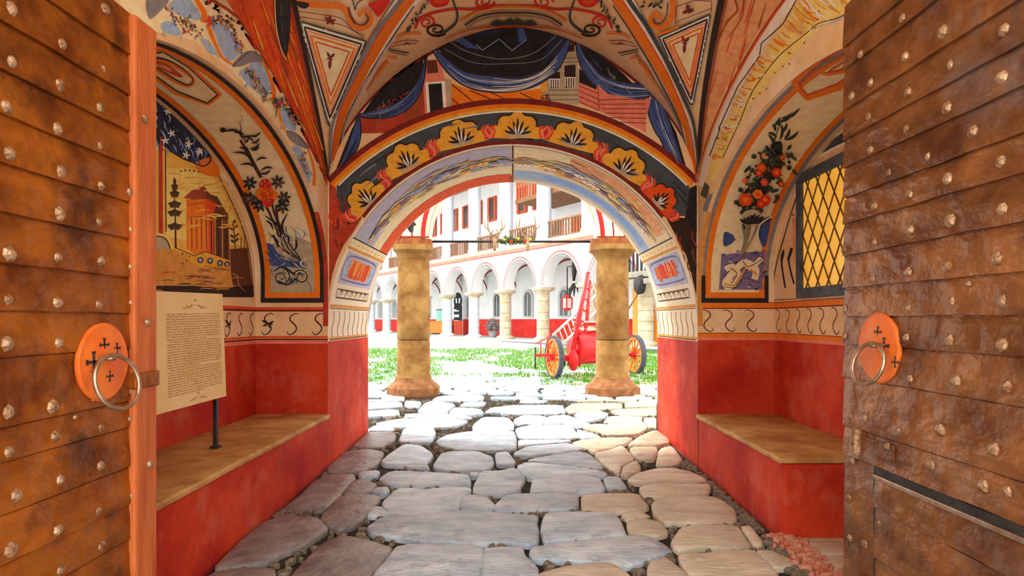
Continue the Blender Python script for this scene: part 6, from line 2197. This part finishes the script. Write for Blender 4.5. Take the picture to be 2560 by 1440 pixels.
# ---------------------------------------------------------------- lattice window in the right niche
M_WFR = mat('dark_window_frame', (0.035, 0.045, 0.05), (0.09, 0.11, 0.12), 8, 0.6, 0.3)
M_AMB = bpy.data.materials.new('amber_glass'); M_AMB.use_nodes = True
_nt = M_AMB.node_tree; _b = _nt.nodes['Principled BSDF']
_b.inputs['Base Color'].default_value = (0.80, 0.46, 0.09, 1); _b.inputs['Roughness'].default_value = 0.25
_no = _nt.nodes.new('ShaderNodeTexNoise'); _no.inputs['Scale'].default_value = 5
_rp = _nt.nodes.new('ShaderNodeValToRGB'); _rp.color_ramp.elements[0].color = (0.78, 0.30, 0.015, 1); _rp.color_ramp.elements[1].color = (0.88, 0.55, 0.10, 1)
_ge = _nt.nodes.new('ShaderNodeNewGeometry'); _nt.links.new(_ge.outputs['Position'], _no.inputs['Vector']); _nt.links.new(_no.outputs['Fac'], _rp.inputs['Fac']); _nt.links.new(_rp.outputs['Color'], _b.inputs['Base Color'])
_nt.links.new(_rp.outputs['Color'], _b.inputs['Emission Color']); _b.inputs['Emission Strength'].default_value = 0.16   # panes glow faintly in their own colour
XW = ND_R - 0.004
wz0, wz1 = on_x(2020, 745, XW).z, on_x(2030, 425, XW).z
wy1 = on_x(2003, 600, XW).y
wy0 = wy1 - 1.05
win = bpy.data.objects.new('window_1', None); C.objects.link(win)
win.location = (XW, (wy0 + wy1) / 2, wz0)
tag(win, 'dark framed window with amber diamond lattice panes above the short bench', kind='structure')
cy_, hw, hh = (wy0 + wy1) / 2, (wy1 - wy0) / 2, wz1 - wz0
fw = 0.085
def wbox(name, y0, y1, z0, z1, x0, x1, m, parent, bevel=0.006):
    return BOX(name, x0, x1, y0, y1, z0, z1, m, parent, bevel=bevel)
wbox('window_sill', -hw, hw, 0, fw, -0.05, 0.0, M_WFR, win); wbox('window_head', -hw, hw, hh - fw, hh, -0.05, 0.0, M_WFR, win)
wbox('window_jamb', -hw, -hw + fw, fw, hh - fw, -0.05, 0, M_WFR, win); wbox('window_jamb', hw - fw, hw, fw, hh - fw, -0.05, 0, M_WFR, win)
y0, y1, z0, z1 = -hw + fw, hw - fw, fw, hh - fw
dy, dz = 0.175, 0.27
def clip_poly(P, a, b, c):
    """keep a*y + b*z <= c"""
    out = []
    for i in range(len(P)):
        p_, q_ = P[i], P[(i + 1) % len(P)]
        fp, fq = a * p_[0] + b * p_[1] - c, a * q_[0] + b * q_[1] - c
        if fp <= 0: out.append(p_)
        if fp * fq < 0:
            t = fp / (fp - fq)
            out.append((p_[0] + (q_[0] - p_[0]) * t, p_[1] + (q_[1] - p_[1]) * t))
    return out
M_LEAD = mat('brown_lead_bar', (0.12, 0.055, 0.012), (0.2, 0.1, 0.03), 10, 0.6)
i0 = -12
for i in range(-14, 15):
    for j in range(-14, 15):
        cyy, czz = (i + j) * dy / 2 , (z0 + z1) / 2 + (i - j) * dz / 2
        P = [(cyy - dy / 2, czz), (cyy, czz - dz / 2), (cyy + dy / 2, czz), (cyy, czz + dz / 2)]
        for a, b, c in ((1, 0, y1), (-1, 0, -y0), (0, 1, z1), (0, -1, -z0)):
            P = clip_poly(P, a, b, c) if P else P
        if len(P) >= 3:
            ar = abs(sum(P[k][0] * P[(k + 1) % len(P)][1] - P[(k + 1) % len(P)][0] * P[k][1] for k in range(len(P)))) / 2
            if ar > 0.0006:
                bm = bmesh.new()
                f = bm.faces.new([bm.verts.new((-0.02, a, b)) for a, b in P])
                g_ = bmesh.ops.extrude_face_region(bm, geom=[f])
                bmesh.ops.translate(bm, vec=(0.006, 0, 0), verts=[v for v in g_['geom'] if isinstance(v, bmesh.types.BMVert)])
                obj('pane', bm, M_AMB, win)
for fam in (1, -1):
    for k in range(-16, 17):
        # lines z = zc + fam*(dz/dy)*(y) + (k+.5)*dz
        P = []
        for y in (y0, y1):
            P.append((y, (z0 + z1) / 2 + fam * dz / dy * y + (k + 0.5) * dz))
        (ya, za), (yb, zb) = P
        ta, tb = 0.0, 1.0
        for lo_, hi_, a_, b_ in ((z0, z1, za, zb),):
            d_ = b_ - a_
            t0, t1 = (lo_ - a_) / d_, (hi_ - a_) / d_
            if t0 > t1: t0, t1 = t1, t0
            ta, tb = max(ta, t0), min(tb, t1)
        if tb - ta < 0.02: continue
        TUBE('lattice_bar', [(-0.026, ya + (yb - ya) * ta, za + (zb - za) * ta), (-0.026, ya + (yb - ya) * tb, za + (zb - za) * tb)], 0.0065, M_LEAD, win, 6)

# ---------------------------------------------------------------- notice board on the left bench
YN0 = 2.86
M_PAPER = mat('parchment_sheet', (0.86, 0.57, 0.22), (0.92, 0.68, 0.34), 2.5, 0.7)
# board: near-left edge hidden behind the door, right edge seen in full; it leans a little to the wall
tr_, br_ = Vector((-2.06, 0, 0)), None
Yr = 2.06 * F / (CX - 556)
TRp = on_x(556, 735, -2.06); BRp = on_x(566, 990, -2.06 * (716 / 726) * 1.0)
TLp = on_x(402, 728, -1.99); BLp = on_x(410, 1032, -1.955)
nb = thing('notice_board', 'tall cream text panel on a thin black stand, standing on the long bench', 'sign', (TRp.x, (TLp.y + TRp.y) / 2, BZ))
L = nb.location.copy()
# extend the sheet beyond the door edge to its full width
ext = 1.12
TLx = TRp + (TLp - TRp) * ext; BLx = BRp + (BLp - BRp) * ext
nrm = (TLx - TRp).cross(BRp - TRp).normalized()
if nrm.x < 0: nrm = -nrm
def sheet(u, v, off=0.0):
    a = TRp.lerp(TLx, 1 - u); b = BRp.lerp(BLx, 1 - u)
    return a.lerp(b, v) + nrm * off - L
bm = bmesh.new()
vv = [bm.verts.new(sheet(u, v, o_)) for o_ in (0.0, -0.02) for u, v in ((0, 0), (1, 0), (1, 1), (0, 1))]
bm.faces.new(vv[:4]); bm.faces.new(vv[4:][::-1])
for k in range(4):
    bm.faces.new((vv[k], vv[(k + 1) % 4], vv[4 + (k + 1) % 4], vv[4 + k]))
pnl = obj('panel', bm, M_PAPER, nb)
M_TEXT = mat('brown_print', (0.42, 0.20, 0.05), (0.5, 0.27, 0.09), 20, 0.8)
rt = random.Random(8)
V, Fc = [], []
def word(u0, u1, v, h):
    k = len(V)
    V.extend([sheet(u0, v, .0015), sheet(u1, v, .0015), sheet(u1, v + h, .0015), sheet(u0, v + h, .0015)])
    Fc.append((k, k + 1, k + 2, k + 3))
for ln in range(33):
    v = 0.19 + ln * 0.0215
    u, end = 0.16, (0.93 if ln not in (10, 21, 32) else rt.uniform(.45, .7))
    if ln in (11, 22): u = 0.2
    while u < end:
        # letters of a word as short uneven strokes
        wl = rt.uniform(.025, .085)
        uu = u
        while uu < min(u + wl, end):
            lw = rt.uniform(.004, .009)
            word(uu, uu + lw, v + rt.choice((0, 0, -.003)), rt.choice((.0075, .0075, .010)))
            uu += lw + .0035
        u += wl + .014
pyobj('text', V, Fc, M_TEXT, nb)
def orn(name, u, v, s_):
    def st(pts, w):
        bm = bmesh.new()
        for (a, b), (c, d) in zip(pts, pts[1:]):
            t = Vector((c - a, d - b)); n_ = Vector((-t.y, t.x)).normalized() * w
            q = [(a + n_.x, b + n_.y), (c + n_.x, d + n_.y), (c - n_.x, d - n_.y), (a - n_.x, b - n_.y)]
            bm.faces.new([bm.verts.new(sheet(u + x * s_, v + y * s_ * .55, .0015)) for x, y in q])
        obj(name, bm, M_TEXT, nb, recalc=False)
    for m_ in (-1, 1):
        st([(m_ * (.02 + .10 * math.sin(t * 3.1)) + m_ * .12 * t, -.05 * math.cos(t * 4) + .02) for t in lin(0, 1.6, 14)], .008)
        st([(m_ * (.26 + .05 * math.cos(t)), .03 + .05 * math.sin(t)) for t in lin(0, 4.6, 12)], .008)
    st([(0, -.2), (0, -.14)], .02); st([(-.03, -.17), (.03, -.17)], .015)
orn('ornament', .55, .12, .55); orn('ornament', .55, .945, .4)
# stand
P0 = on_x(551, 1000, -2.09); 
fx = P0.x - L.x; fy = P0.y - L.y - .02
BOX('stand_post', fx - .03, fx - .005, fy - .03, fy, 0.004, P0.z - BZ + 0.5, M_BLACK, nb)
BOX('stand_foot', fx - .045, fx + .01, fy - .045, fy + .015, 0.004, 0.02, M_BLACK, nb)
# ---------------------------------------------------------------- street front of the gate, which the leaves hang on; added unseen to shade the niches too
bm = bmesh.new()
for s in (-1, 1):
    box(bm, min(s * 1.64, s * 3.6), max(s * 1.64, s * 3.6), 0.85, 1.24, -0.25, 4.8)
arch_wall(bm, 0.0, 1.64, -1.64, 1.64, 0.85, 1.24, 2.35, 4.8, 32)
gw = obj('wall_gate_front', bm, M_CREAM)
tag(gw, 'thick street wall of the gate with a round arched opening', kind='structure')
o = BOX('ceiling_gate', -1.9, 1.9, 1.2, YN + 0.02, 4.25, 4.4, M_CREAM)
tag(o, 'flat plaster soffit between the street wall and the painted vault', kind='structure')
